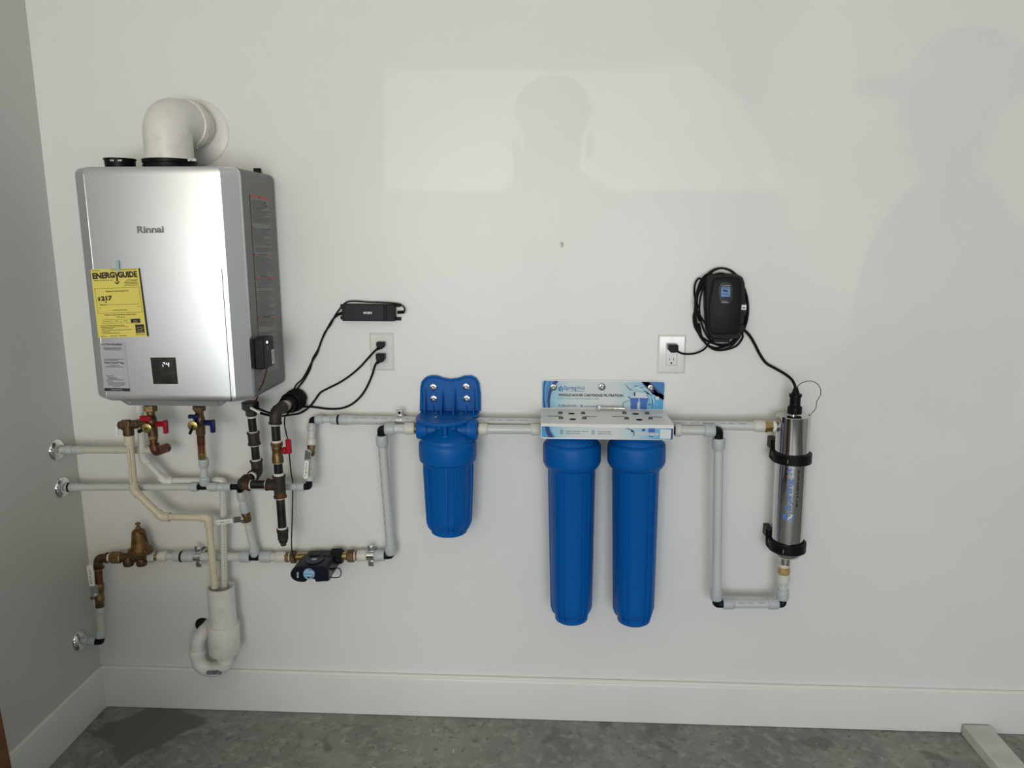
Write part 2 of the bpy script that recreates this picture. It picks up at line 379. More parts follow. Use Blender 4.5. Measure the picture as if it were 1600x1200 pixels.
# display
dp = [(235, 558.5), (274.5, 558.5), (278.5, 600), (240, 600)]
dsp = obj('display_panel', M().prism([P(x, y, HD+0.0008) for x, y in dp], (0, -0.0018, 0)), mat('display_glass', (0.018, 0.018, 0.016), 0.25, spec=.3, noise=((0.045, 0.042, 0.034), 40, 0.45, 0.7)), heater, smooth=0, bevel=0.0006)
obj('display_bezel', M().tube([P(x, y, HD+0.0015) for x, y in [(234.5, 558), (275, 558), (279, 600.5), (239.5, 600.5), (234.5, 558)]], 0.0011, 6), wpaint, dsp)
dg = M(); df = lambda x, y: P(x, y, HD+0.0032)
for q in ([(254.3, 566.2), (257, 566), (257.4, 567.3), (254.6, 567.5)], [(256.6, 566.3), (257.6, 566.3), (258, 569.5), (257, 569.5)], [(253.8, 569.5), (254.8, 569.5), (255.2, 573), (254.2, 573)],
          [(259.3, 566.8), (260.4, 566.8), (260.8, 569.5), (259.7, 569.5)], [(262.6, 566.6), (264, 566.6), (264.2, 573), (263, 573)], [(260, 569), (263, 569), (263, 569.9), (260, 569.9)]):
    dg.poly([df(*p) for p in q])
obj('digits', dg, mat('display_digits', (0.9, 0.9, 0.9), 0.4, emit=((0.9, 0.95, 1), 0.8)), dsp, smooth=0)
# yellow energy label
def pl(d): return lambda px, py: P(px, py, d)
yc = [(141.5, 421), (216.5, 419), (230.0, 525.5), (154, 528)]
el = obj('energy_label', M().prism([P(x, y, HD+0.0025) for x, y in yc], (0, -0.0006, 0)), yel, heater, smooth=0, label='yellow printed energy cost label')
lp = pl(HD+0.0040); bk = M()
SK[0] = -0.11
text_px(bk, 'ENERG', lp, (144.8, 435.6), (179.6, 433.6), 8.6, 0.05); text_px(bk, 'GUIDE', lp, (184.8, 433.6), (214.5, 432.4), 8.6, 0.05)
bk.poly([lp(*p) for p in ((178.6, 425.6), (180.6, 425.4), (182.4, 429.5), (184.2, 425.2), (186.2, 425), (183.9, 431.5), (184.2, 440), (182, 440), (181.4, 431.8))])
bk.poly([lp(*p) for p in ((178.6, 439.6), (181.9, 441.6), (183.6, 441.5), (186.4, 438.9), (187, 440.2), (183.2, 444.8), (179, 441))])
text_px(bk, '$', lp, (153, 469.4), (157, 469.3), 5.2, 0.05); text_px(bk, '217', lp, (158.2, 469.8), (175.5, 468.6), 6.4, 0.055)
bk.poly([lp(*p) for p in ((163.6, 471.3), (167, 471.1), (165.6, 474))])
bk.poly([lp(*p) for p in ((156.2, 476), (165.8, 475.8), (165.9, 476.7), (156.3, 477))])
bk.poly([lp(*p) for p in ((165.8, 476), (216, 474.8), (216, 475.2), (165.8, 476.4))])
for a, bq in (((155.5, 472.8), (156.4, 477)), ((215.4, 470.5), (216, 475.4)), ((147.6, 451), (153, 489.6)), ((216.6, 448.6), (222.6, 487.4))):
    bk.poly([lp(a[0], a[1]), lp(a[0]+.35, a[1]), lp(bq[0]+.35, bq[1]), lp(*bq)])
for a, bq in (((147.6, 451), (216.6, 448.6)), ((153, 489.6), (222.6, 487.4))): bk.poly([lp(*a), lp(*bq), lp(bq[0], bq[1]+.35), lp(a[0], a[1]+.35)])
text_px(bk, 'Estimated Yearly Energy Cost', lp, (165.4, 456.4), (201, 455), 2.4, 0.01)
text_px(bk, 'Cost Range of Similar Models', lp, (175.5, 485.4), (199, 484.7), 1.5, 0.01)
text_px(bk, 'Maximum Gallons Per Minute of Hot Water', lp, (163.8, 493.2), (213, 491.9), 2.0, 0.01)
text_px(bk, '(GPM Rating)', lp, (182, 496.4), (195, 496), 1.8, 0.0)
for x in (160, 174.2, 189): bk.poly([lp(x, 500), lp(x+.3, 500), lp(x+1, 505.5), lp(x+.7, 505.5)])
bk.poly([lp(160, 500), lp(204, 498.4), lp(204, 498.7), lp(160, 500.3)]); bk.poly([lp(160.8, 505.5), lp(204.5, 504.1), lp(204.5, 504.4), lp(160.8, 505.8)])
bk.poly([lp(*p) for p in ((203.9, 498.2), (218.6, 497.7), (219.4, 504.4), (205, 505.1))])
bk.poly([lp(*p) for p in ((211, 507.2), (224.6, 506.6), (226.2, 520.2), (212.4, 520.8))])
rows = [(144, 156, 423.4, -.02), (172, 213, 422, -.02), (146.5, 177, 439, -.03), (198, 215, 437.2, -.03), (196, 215, 439.6, -.03), (194, 215.5, 442, -.03), (195.5, 216, 444.3, -.03), (193.5, 216.5, 446.6, -.03),
        (163, 172, 502.8, -.03), (180, 185, 502.2, -.03), (192.5, 200, 501.8, -.03)]
for i, (x0, x1) in enumerate(((157, 195), (158, 201), (159, 177), (158, 205.5), (160, 172), (158.5, 188))): rows.append((x0, x1, 509.6+i*2.35, -.03))
rows += [(157.5, 167, 526, -.02), (172, 183, 525.6, -.02), (186, 198, 525.2, -.02), (155, 158, 481.5, 0), (215, 218.5, 479.2, 0), (211.5, 227, 523.4, -.02)]
bars(bk, lp, rows, 0.75)
obj('label_print', bk, inkm, el, smooth=0)
ew = M()
ew.tube([P(x, y, HD+0.0048) for x, y in smoothpath([(214.2, 513.5, 0), (219, 511, 0), (224, 514.5, 0)], 5) for _ in (0,)] if False else [P(213.6, 513.4, HD+.0046), P(216, 511.6, HD+.0046), P(219.4, 510.9, HD+.0046), P(222.6, 512, HD+.0046), P(224.4, 514, HD+.0046)], 0.0004, 4)
text_px(ew, 'energy', pl(HD+.0046), (214.4, 516.4), (222.4, 515.4), 1.9, 0.0); bars(ew, pl(HD+.0046), [(214, 224.6, 519.3, -.03), (208.5, 214.5, 501.6, 0), (208, 215, 503.8, 0)], 0.6)
obj('reversed_print', ew, yel, el, smooth=0)
obj('dark_edge', M().prism([P(x, y, HD+0.0026) for x, y in ((216.5, 419), (218, 419), (232.3, 525.3), (230, 525.5))], (0, -0.0009, 0)), blk2, el, smooth=0)
obj('tape_strip', M().prism([P(x, y, HD+0.0048) for x, y in ((180.2, 407), (185.4, 407), (186.2, 424.5), (181, 424.5))], (0, -0.0003, 0)), tape, el, smooth=0, label='short strip of teal tape holding the label')
# grey notice sticker
gc = [(155.5, 536), (195, 535), (202.5, 611.5), (163, 611)]
gs = obj('notice_sticker', M().prism([P(x, y, HD+0.0016) for x, y in gc], (0, -0.0005, 0)), greyp, heater, smooth=0, label='grey printed notice sticker')
lp = pl(HD+0.0029); gk = M(); SK[0] = -0.12
text_px(gk, 'ACTION REQUIRED!', lp, (159.5, 539.4), (191, 539.6), 2.9, 0.018)
text_px(gk, 'Rinnai Central\u2122 App', lp, (163.6, 567.9), (193.6, 568.2), 2.9, 0.018)
rows = []
for y, x0, x1 in ((542.8, 161.5, 190), (544.9, 161.3, 191), (547, 163, 190), (561.5, 163, 193), (563.5, 163, 184), (571.4, 171, 187), (573.4, 165, 193), (587.6, 165.5, 178), (589.6, 168, 183), (591.6, 168, 181),
                  (593.7, 167.5, 194), (595.8, 167, 177), (598.2, 168, 196), (600.2, 168.4, 196), (602.2, 168.6, 195), (604.8, 176, 187)): rows.append((x0, x1, y, 0.01))
bars(gk, lp, rows, 0.7, seed=3)
obj('black_band', M().poly([lp(*p) for p in ((163, 606.2), (202.2, 606.8), (202.8, 611.6), (163.4, 611))]), inkm, gs, smooth=0)
obj('notice_print', gk, inkm, gs, smooth=0, kind='stuff')
obj('reversed_print', bars(M(), pl(HD+.0034), [(173, 192, 609.3, 0.01)], 0.8), greyp, gs, smooth=0)
# warning label down the right side
sp_ = lambda px, py: PX(px, py, HX1+0.0012)
wl = obj('warning_label', M().poly([sp_(*p) for p in ((390.5, 304), (419.5, 309), (436, 577), (408.5, 583))]), mat('side_label', (0.22, 0.23, 0.225), 0.45), heater, smooth=0)
sp2 = lambda px, py: PX(px, py, HX1+0.0022)
def edge(y): t = (y-304)/(580-304); return 391+17.5*t, 419.5+16.5*t
bk = M(); rows = []; rnd = random.Random(5); y = 313.5
blocks = [(313, 325, 1.9), (326, 350, 2.0), (357, 384, 2.1), (387, 394, 2), (401, 431, 2.1), (436, 452, 2), (456, 512, 2.1), (520, 526, 2), (529, 545, 2.2), (551, 572, 2.3)]
for y0, y1, st_ in blocks:
    y = y0
    while y < y1:
        a, b2 = edge(y); sl_ = 0.17*(1-(y-304)/160)
        sl_ = 0.14-0.34*(y-313)/270
        rows.append((a+rnd.uniform(0, 3), b2-rnd.choice((0, 0, 1, 6, 10)), y, sl_)); y += st_
bars(bk, sp2, rows, 0.72, seed=8)
for y in (397, 431.5, 495.5, 547.5):
    a, b2 = edge(y); sl_ = 0.14-0.34*(y-313)/270; bars(bk, sp2, [(a+8, b2-8, y+1.5+sl_*8, sl_)], 1.6, seed=4)
bk.poly([sp2(*p) for p in ((411, 316.5), (414, 315), (416, 318), (413, 319))]); bk.poly([sp2(*p) for p in ((414, 321), (417, 322), (417.5, 325), (415, 324))])
obj('warning_print', bk, mat('grey_ink', (0.10, 0.10, 0.10), 0.6), wl, smooth=0)
for x0, x1, y, s2 in ((391, 405, 304.3, .14), (406, 419, 306.6, .14)): rk = M().poly([sp2(x0, y), sp2(x1, y+(x1-x0)*s2), sp2(x1, y+(x1-x0)*s2+4.4), sp2(x0, y+4.4)]); obj('red_heading', rk, redi, wl, smooth=0)
for y in (353.5, 396.5, 432.5, 497):
    a, b2 = edge(y); s2 = 0.14-0.34*(y-313)/270; w = 6.5 if y > 390 else 2.2
    for x0, x1 in ((a+.4, a+.4+w), (b2-w, b2-.4)): rk = M().poly([sp2(x0, y+(x0-a)*s2), sp2(x1, y+(x1-a)*s2), sp2(x1, y+(x1-a)*s2+3.2), sp2(x0, y+(x0-a)*s2+3.2)]); obj('red_heading', rk, redi, wl, smooth=0)

# small control module clipped to the heater's side
cm = thing('control_module', 'small charcoal control module clipped on the right side of the heater', 'module', PX(405, 580, HX1))
c0 = PX(399, 554, HX1)
YA, YB = PX(391, 560, HX1).y, PX(416, 560, HX1).y
za, zb = PX(399, 581, HX1+.02).z, PX(399, 531, HX1+.02).z
mx_ = HX1+0.002
YA, YB = -0.268, -0.185
obj('housing', M().box((mx_+0.0165, (YA+YB)/2, (za+zb)/2), (0.033, YB-YA, zb-za)), blk2, cm, bevel=0.005, bseg=3)
obj('back_plate', M().box((mx_+0.004, (YA+YB)/2-0.004, (za+zb)/2+.001), (0.008, YB-YA+0.004, zb-za-0.004)), blk, cm, bevel=0.002)
mp_ = lambda px, py: PX(px, py, mx_+0.0338)
c = mp_(413.5, 533); 
c = V((mx_+0.033, YA+0.028, zb-0.013))
obj('indicator_light', M().cyl(c, c+V((0.0015, 0, 0)), 0.0035, 14), mat('led', (1, 1, 1), 0.4, emit=((1, 1, 1), 3)), cm)
obj('sticker', M().box((mx_+0.0334, YB-0.014, za+0.028), (0.0006, 0.018, 0.042)), wprint, cm)
obj('sticker_print', M().box((mx_+0.034, YB-0.015, za+0.028), (0.0004, 0.004, 0.034)), inkm, cm)
obj('module_print', M().box((mx_+0.0334, YA+0.030, zb-0.03), (0.0006, 0.006, 0.012)), mat('faint_print', (0.15, 0.15, 0.16), .5), cm)
wp = smoothpath([V((mx_+0.02, YB-0.03, za+0.004)), PX(411, 596, HX1+.012), PX(405, 608, HX1+.008), P(402, 619, 0.12), P(398, 630, 0.09)])
obj('red_wire', M().tube(wp, 0.0011, 6), mat('red_wire', (0.25, 0.01, 0.015), .5), cm)
obj('black_wire', M().tube([p+V((0.002, 0.0, -0.0005)) for p in wp], 0.0011, 6), rub, cm)

# ------------------------------------------------------------------ vent
vd = thing('wall_vent_plate', 'large round white vent plate on the wall behind the elbow', 'plate', P(310, 205, 0))
vc = P(309, 207, 0); vr = MM(49.5, vc)
obj('plate', M().lathe(vc, vc+V((0, -1, 0)), [(0.0, vr), (0.003, vr), (0.006, vr-0.006), (0.006, 0.06)], 64), pvc, vd)
ve = thing('vent_elbow', 'thick white PVC vent elbow rising from the heater into the wall plate', 'vent pipe', ex+V((0, 0, 0.03)))
er = 0.0665
top = V((ex.x, ex.y, 0)); zc = P(309, 207, 0.03).z
# vertical leg, bend back and toward the plate
A_ = V((ex.x, ex.y, HZ1+0.024)); C_ = V((ex.x, ex.y, HZ1+0.142)); B_ = V((vc.x, -0.0, C_.z))
dirb = (V((vc.x, 0.0, C_.z))-C_).normalized()
el_end = C_+dirb*0.095
path = fillet([A_, C_, el_end], 0.088, 14)
obj('elbow', M().tube(path, er, 40), pvc, ve, smooth=60)
obj('outlet_collar', M().lathe(el_end-dirb*0.012, el_end, [(0, er), (0.002, er+0.005), (0.022, er+0.006), (0.025, er+0.003), (0.025, er-0.004)], 48), pvc, ve)
obj('horizontal_pipe', M().cyl(el_end+dirb*0.01, V((vc.x, -0.004, C_.z)), er-0.005, 40), pvc, ve)
obj('base_bead', M().torus(A_+V((0, 0, 0.008)), V((0, 0, 1)), er, 0.0022, 40, 8), mat('white_sealant', (.8, .79, .75), .4), ve)
_, u_, w_ = ortho(dirb)
for a in (0.3, 1.2, 2.6, 4.0, 5.2):
    c = el_end+dirb*0.004+(u_*math.cos(a)+w_*math.sin(a))*(er+0.0055)
    obj('collar_screw', M().sphere(c, 0.003, 8, 6), zinc, ve)

# ------------------------------------------------------------------ plumbing helpers
def piece(root, name, kind, a, b, r, material, label=None, seg=24):
    L = (b-a).length; m = M()
    if kind == 'p': m.cyl(a, b, r, 24)
    elif kind == 'n': m.lathe(a, b, [(0, r*.86), (L*.05, r*.95), (L*.18, r), (L*.82, r), (L*.95, r*.95), (L, r*.86)], 28)
    elif kind == 'h': m.lathe(a, b, [(0, r*.9), (L*.1, r), (L*.9, r), (L, r*.9)], 6, ph=0.3)
    elif kind == 't': m.lathe(a, b, [(0, r*.72), (L*.12, r), (L*.38, r), (L*.46, r*.9), (L, r*.9)], 24)   # banded socket
    elif kind == 'c': m.cyl(a, b, r, 24, min(L*.2, r*.12))
    return obj(name, m, material, root, label=label, smooth=(20 if kind == 'h' else 38))
def chain(root, pa, da, pb, db, items):
    A, B = P(*pa, da), P(*pb, db); ax = 0 if abs(pb[0]-pa[0]) > abs(pb[1]-pa[1]) else 1
    def at(q): return A+(B-A)*((q-pa[ax])/(pb[ax]-pa[ax]))
    out = []
    for it in items:
        name, kind, q0, q1, r, mt = it[:6]
        out.append(piece(root, name, kind, at(q0), at(q1), r, mt, it[6] if len(it) > 6 else None))
    return at
def elbow(root, a, c, b, r, material, name='elbow', rim=0.0, rr=None, label=None):
    m = M(); m.tube(fillet([a, c, b], (rr or r*1.1), 8), r, 20)
    if rim:
        for p, q in ((a, c), (b, c)):
            d = (q-p).normalized(); m.lathe(p, p+d, [(0, r+rim*.6), (.001, r+rim), (.006, r+rim), (.007, r)], 24)
    return obj(name, m, material, root, label=label)
def blackelbow(root, a, c, b, r):
    m = M(); m.tube(fillet([a, c, b], r*.9, 5), r, 16)
    for p in (a, b):
        d = (c-p).normalized(); e = c-d*r*0.2
        _, u, w = ortho(d)
    # moulded ribs of the fitting
    m.tube(fillet([a+(c-a)*.25, c, b+(c-b)*.25], r*.5, 3), r*1.06, 8)
    return obj('elbow', m, blk, root, label='black plastic elbow')
def pmarks(root, pa, pb, r, up, step=0.042, seed=2):
    """printed line running along a pipe"""
    d = (pb-pa).normalized(); L = (pb-pa).length; u = (up-d*up.dot(d)).normalized(); w = d.cross(u); m = M(); rnd = random.Random(seed); t = 0.01
    while t < L-0.012:
        for k in range(rnd.randint(4, 8)):
            ln = rnd.uniform(0.0015, 0.003)
            if t+ln > L-0.008: break
            hh = rnd.uniform(.10, .17)
            vs = []
            for a in (0, ln):
                for q in (-hh, hh): vs.append(pa+d*(t+a)+(u*math.cos(q)+w*math.sin(q))*(r+0.0003))
            m.add(vs, [(0, 1, 3, 2)]); t += ln+0.0011
        t += rnd.uniform(0.008, 0.016)
    return obj('printing', m, prnt, root, smooth=0)
R1, N1, R3, N3 = 0.0143, 0.0183, 0.0111, 0.0142
def escutcheon(px, py, r, label):
    c = PX(px, py, XL); c.x = XL
    o = obj('escutcheon', M().lathe(c, c+V((1, 0, 0)), [(0, r), (0.003, r), (0.009, r*.90), (0.014, r*.68), (0.016, r*.5), (0.012, r*.47)], 40), chrome)
    tag(o, label, 'pipe flange', 'chrome flanges on the left wall'); return c
e1 = escutcheon(87, 703, 0.036, 'chrome wall flange around the uppermost pipe on the left wall')
e2 = escutcheon(96, 761.5, 0.036, 'chrome wall flange around the middle pipe on the left wall')
e3 = escutcheon(123, 1001, 0.036, 'chrome wall flange around the lowest pipe near the baseboard')

# hot outlet run from the left wall to the hot valve
dH = -e1.y
t = thing('hot_water_pipe', 'upper translucent plastic pipe from the left wall to the hot valve', 'pipe', e1)
chain(t, (87, 703), dH, (238, 703.5), dH, [('pipe', 'p', 86, 104, R3, pexw), ('ring', 'n', 103, 114, N3, nutg), ('ring', 'n', 115.5, 128, N3, nutg), ('pipe', 'c', 127, 131.5, R3+.002, pexw), ('pipe', 'p', 114, 245, R3, pexw)])
pmarks(t, P(176, 703, dH), P(198, 703, dH), R3, V((0, -1, -.3)))
# cold run
dC = -e2.y
t = thing('cold_water_pipe', 'middle translucent pipe from the left wall with black tees under the heater', 'pipe', e2)
yC = lambda x: 761.5
at = chain(t, (96, 761.5), dC, (476, 760.5), dC, [('pipe', 'p', 95, 108, R3, nutg), ('ring', 'n', 98, 106, N3*.93, nutg), ('seal', 'c', 107, 109.5, N3*1.02, blk), ('ring', 'n', 109.5, 120.5, N3, nutg),
     ('pipe', 'c', 120, 124, R3+.0015, pex), ('pipe', 'p', 119, 300, R3, pex), ('ring', 'n', 299, 311, N3*1.03, nutg), ('ring', 'n', 326.5, 341.5, N3*1.03, nutg), ('pipe', 'p', 341, 352, R3, pex),
     ('ring', 'n', 351, 362.5, N3*1.03, nutg), ('pipe', 'p', 384, 465, R3, pex), ('ring', 'n', 464, 476, N3*1.03, nutg)])
m = M(); m.cyl(at(310), at(328), R3*.86, 18); m.cyl(at(319), P(319.5, 754, dC), R3*.8, 18); obj('tee', m, blk, t, label='black plastic tee')
m = M(); m.cyl(at(361), at(384), R3*.86, 18); m.cyl(at(374), P(376, 769, dC-.006), R3*.86, 18); obj('tee', m, blk, t, label='black plastic tee')
blackelbow(t, at(475), P(482.5, 760.5, dC), P(483, 752, dC), R3*.92)
# bypass riser with ball valve
t = thing('bypass_riser', 'vertical valve riser right of the gas pipe between two black elbows', 'pipe', P(484, 752, dC))
dT = 0.045
def dv(y): return dC+(dT-dC)*(752-y)/(752-656)
at = chain(t, (484, 753), dC, (487.5, 661), dT, [('ring', 'n', 752, 741.5, N3, nutg), ('pipe', 'p', 742, 722, R3, pexw), ('ring', 't', 712, 730, N3*.95, nutw), ('ring', 'n', 696, 685.5, N3, nutw),
      ('pipe', 'p', 687, 672, R3, pex), ('ring', 'n', 673.5, 661.5, N3, nutg)])
m = M(); A, B = at(714), at(695); L = (B-A).length
m.lathe(A, B, [(0, .0105), (L*.2, .0125), (L*.25, .0138), (L*.45, .0138), (L*.5, .012), (L*.9, .0135), (L, .0125)], 8); m.cyl(at(705), at(705)+V((-.004, -.024, 0)), .006, 14)
obj('valve_body', m, brassd, t)
hb = at(706)+V((-.008, -.026, 0))
def lever(root, hub, tip, w, material, up=V((0, -1, 0)), sleeve0=0.32, txt=None, offs=0.006):
    """metal lever strap with a white vinyl sleeve"""
    d = (tip-hub).normalized(); L = (tip-hub).length; n = (up-d*up.dot(d)).normalized(); s = d.cross(n)
    m = M(); m.box(hub+d*L*.16, (L*.36, w*1.25, .002), (d, s, n)); m.cyl(hub-n*.002, hub+n*.005, .0065, 6); m.cyl(hub+n*.005, hub+n*.008, .003, 12)
    strap = obj('lever', m, zinc, root, bevel=.0006)
    a = hub+d*L*sleeve0; pts = []
    k = 8
    for i in range(k+1): q = math.pi/2-math.pi*i/k; pts.append(tip-d*w*.5+d*(w*.5*math.cos(q))+s*(w*.5*math.sin(q)))
    pts += [a-s*w*.42, a+s*w*.42]
    sl = obj('lever_sleeve', M().prism([p-n*.003+n*offs for p in pts], n*.006), wpaint, strap, bevel=.0018, bseg=3)
    mk = M(); rnd = random.Random(len(root.name)); q = .16
    rgt, upv = d, s
    while q < .9:
        ln = rnd.uniform(.03, .07); c = a+(tip-a)*q+n*(offs+.0034)
        mk.box(c+s*rnd.uniform(-.1, .1)*w, (ln*L*.55, w*rnd.uniform(.12, .3), .0003), (d, s, n)); q += ln+.05
    obj('lever_print', mk, inkm, sl, smooth=0)
lever(t, P(481.5, 705, dC-.01+.035), P(478.5, 747.5, dC+.025), 0.0155, zinc)
blackelbow(t, at(662), P(487.5, 656.3, dT), P(494, 655.5, dT), R3*.9)
# long return pipe along the top to the steel chamber
dU = 0.085
t = thing('upper_return_pipe', 'long translucent pipe running along the wall behind the filters to the steel chamber', 'pipe', P(850, 660, .05))
y0_, y1_ = 655.5, 665.5
at = chain(t, (493, 655.3), dT, (1194, 666), dU, [('ring', 'n', 493, 506, N3*1.05, nutg), ('pipe', 'p', 505, 519, R3, pex), ('ring', 'n', 518, 529.5, N3*1.1, nutg), ('seal', 'c', 529, 532, N3*1.17, blk),
     ('ring', 'n', 532, 547, N3*1.22, nutg), ('pipe', 'c', 546, 555, R1+.0012, pex), ('pipe', 'p', 546, 1180, R1, pex), ('ring', 'n', 1178, 1195, N1, nutw)])
pmarks(t, at(552), at(650), R1, V((0, -1, .9)), seed=4); pmarks(t, at(746), at(838), R1, V((0, -1, .9)), seed=6); pmarks(t, at(1058), at(1176), R1, V((0, -1, .9)), seed=5)
def clamp(px, py, d, r, ax, label, both=True):
    """split ring pipe clamp with ears screwed to a stand-off on the wall"""
    c = P(px, py, d); t = thing('pipe_clamp', label, 'clamp', c, 'metal pipe clamps'); ax = ax.normalized()
    m = M(); w = .011
    for o_ in (-.5, .5): m.lathe(c+ax*(o_*w*1.15-w*.45), c+ax*(o_*w*1.15+w*.45), [(0, r+.0015), (0, r+.003), (w*.9, r+.003), (w*.9, r+.0015), (0, r+.0015)], 28, (False, False))
    m.lathe(c-ax*w*.6, c+ax*w*.6, [(0, r+.0018), (w*1.2, r+.0018)], 28, (False, False))
    obj('ring', m, chrome, t)
    for s in ((1, -1) if both else (1,)):
        e = c+V((0, -.002, s*(r+.012))); 
        m = M().box(e, (.019, .006, .021)); obj('ear', m, zinc, t, bevel=.002)
        obj('screw', M().cyl(e+V((0, -.002, .001)), e+V((0, -.0075, .001)), .0045, 6 if s < 0 else 12), (zinc if s > 0 else brassd) if both else blk, t)
    obj('wall_stud', M().cyl(c+V((0, r*.9, 0)), V((c.x, 0.0, c.z)), .005, 12).cyl(V((c.x, -.004, c.z)), V((c.x, 0, c.z)), .014, 16), zinc, t)
clamp(625, 657.2, dT+.005, R1, V((1, 0, 0)), 'metal pipe clamp on the upper return pipe left of the small filter', False)

# lower main: inlet, ball valve, regulator, flow monitor, riser
dM, dI = 0.048, -e3.y
t = thing('inlet_riser', 'lowest left pipe turning up from the wall flange through a brass ball valve', 'pipe', e3)
A, C = e3, P(157.5, 1003, dI)
def lin(a, b, q): return a+(b-a)*q
piece(t, 'pipe', 'p', A, lin(A, C, .75), R3*1.05, pex); piece(t, 'ring', 'n', lin(A, C, .42), lin(A, C, .78), N3, nutg)
blackelbow(t, lin(A, C, .74), P(158, 1002, dI), P(157.5, 994, dI), R3)
def dd(y): return dI+(0.070-dI)*(996-y)/(996-875)
at = chain(t, (157.8, 996), dI, (153.5, 880), .070, [('ring', 'n', 996.5, 984.5, N3*1.12, nutg), ('pipe', 'p', 985, 955, R3*1.1, pexw), ('ring', 'n', 959.5, 948.5, N3*1.12, nutg), ('adapter', 'h', 949, 941, .0142, bronze),
     ('nipple', 'p', 914, 888, .0122, copper), ('tape', 'c', 890, 887.5, .0135, dope)])
A, B = at(942), at(911.5); L = (B-A).length
m = M().lathe(A, B, [(0, .0130), (L*.12, .0155), (L*.3, .0155), (L*.36, .0135), (L*.62, .0150), (L*.68, .0165), (L*.95, .0165), (L, .0145)], 10)
m.cyl(at(929), at(929)+V((-.012, -.026, 0)), .0065, 14); obj('valve_body', m, brassd, t)
hb = at(929.5)+V((-.0145, -.028, 0))
lever(t, P(148, 930, .105), P(141.5, 881, .105), 0.0215, zinc)
# regulator line
t = thing('pressure_regulator', 'bronze bell shaped pressure regulator with two lower bulbs near the left corner', 'regulator', P(215, 872, .065))
dP = 0.068
elbow(t, P(153.6, 888, .070), P(153.5, 872, .070), P(169, 871.5, dP), .0145, bronze, rim=.004, rr=.024, label='bronze street elbow')
at = chain(t, (163, 871.5), dP, (262, 870), .058, [('tape', 'c', 168.5, 173.5, .0135, dope), ('union_nut', 'h', 173, 190, .0200, brassd), ('outlet_hex', 'h', 232, 242, .0175, nutg), ('outlet_nipple', 'c', 240, 250, .0125, brass)])
# body: barrel with two bulbs
m = M(); A, B = at(188), at(236); L = (B-A).length
m.lathe(A, B, [(0, .0145), (L*.1, .0155), (L*.3, .014), (L*.5, .017), (L*.75, .0165), (L*.9, .0145), (L, .0145)], 24)
bcx = at(219.5)
obj('body', m, bronze, t)
m = M()
for px in (200.5, 221):
    c = at(px); m.lathe(c, c+V((0, -.1, -1)), [(0, .016), (.010, .0175), (.022, .0175), (.0285, .0155), (.030, .0125)], 24)
m.lathe(at(199), at(223), [(0, .014), ((at(223)-at(199)).length, .014)], 16)
obj('lower_bulbs', m, bronze, t)
fc = P(219.5, 860.5, .066); fz = V((0, 0, 1))
u0 = MM(1, fc)
obj('flange', M().lathe(fc-fz*.006, fc+fz*.006, [(0, .0155), (0, .0375), (.003, .0395), (.0052, .0395), (.0056, .0385), (.0062, .0395), (.009, .0395), (.0115, .037), (.012, .02)], 40), prvm, t)
for q in range(6):
    a = q*1.047+.35; c = fc+V((math.cos(a), math.sin(a), 0))*.0335+fz*.006
    obj('flange_bolt', M().cyl(c, c+fz*.005, .0042, 6), brassd, t)
H_ = P(219.5, 827, .066).z-fc.z
obj('bonnet', M().lathe(fc, fc+fz, [(0.004, .034), (.010, .0305), (.016, .0275), (H_*.55, .0240), (H_*.85, .0215), (H_*.93, .0195), (H_, .014), (H_+.001, .006)], 40), prvm, t)
obj('adjusting_screw', M().cyl(fc+fz*H_, fc+fz*(H_+.019), .0045, 12).lathe(fc+fz*H_, fc+fz*(H_+1), [(.002, .0085), (.009, .0085)], 6).lathe(fc+fz*H_, fc+fz*(H_+1), [(.016, .006), (.017, .0085), (.022, .0085), (.024, .006)], 12), brassd, t)
obj('bonnet_strap', M().tube(smoothpath([fc+V((.012, -.0215, H_*.93)), fc+V((.024, -.015, H_*.86)), fc+V((.029, -.010, H_*.6)), fc+V((.030, -.008, H_*.5))]), .0018, 6), iron, t)
# main run
t = thing('lower_main_pipe', 'lower translucent pipe from the regulator to the flow monitor, behind the drain pipes', 'pipe', P(340, 869, dM))
at = chain(t, (248, 869.5), .058, (446, 870.5), dM, [('ring', 'n', 247.5, 261, N1*.93, nutw), ('pipe', 'p', 260, 273, R3, pex), ('ring', 'n', 271.5, 283, N1*.88, nutg), ('seal', 'c', 282.5, 285.5, N1*1.03, blk),
     ('ring', 'n', 285, 302.5, N1, nutg), ('pipe', 'p', 302, 377, R1, pex), ('ring', 'n', 375.5, 391, N1, nutg), ('ring', 'n', 406.5, 424, N1, nutg), ('pipe', 'p', 423, 433, R1, pex), ('ring', 'n', 431.5, 447, N1, nutw)])
m = M(); m.cyl(at(390), at(408), R1*.86, 18); m.cyl(at(399), P(398.6, 866.5, dM), R3*1.15, 18); obj('tee', m, blk, t, label='black plastic tee')
clamp(310, 869.3, .0545, R1, V((1, 0, 0)), 'metal pipe clamp on the lower main left of the drain pipes')
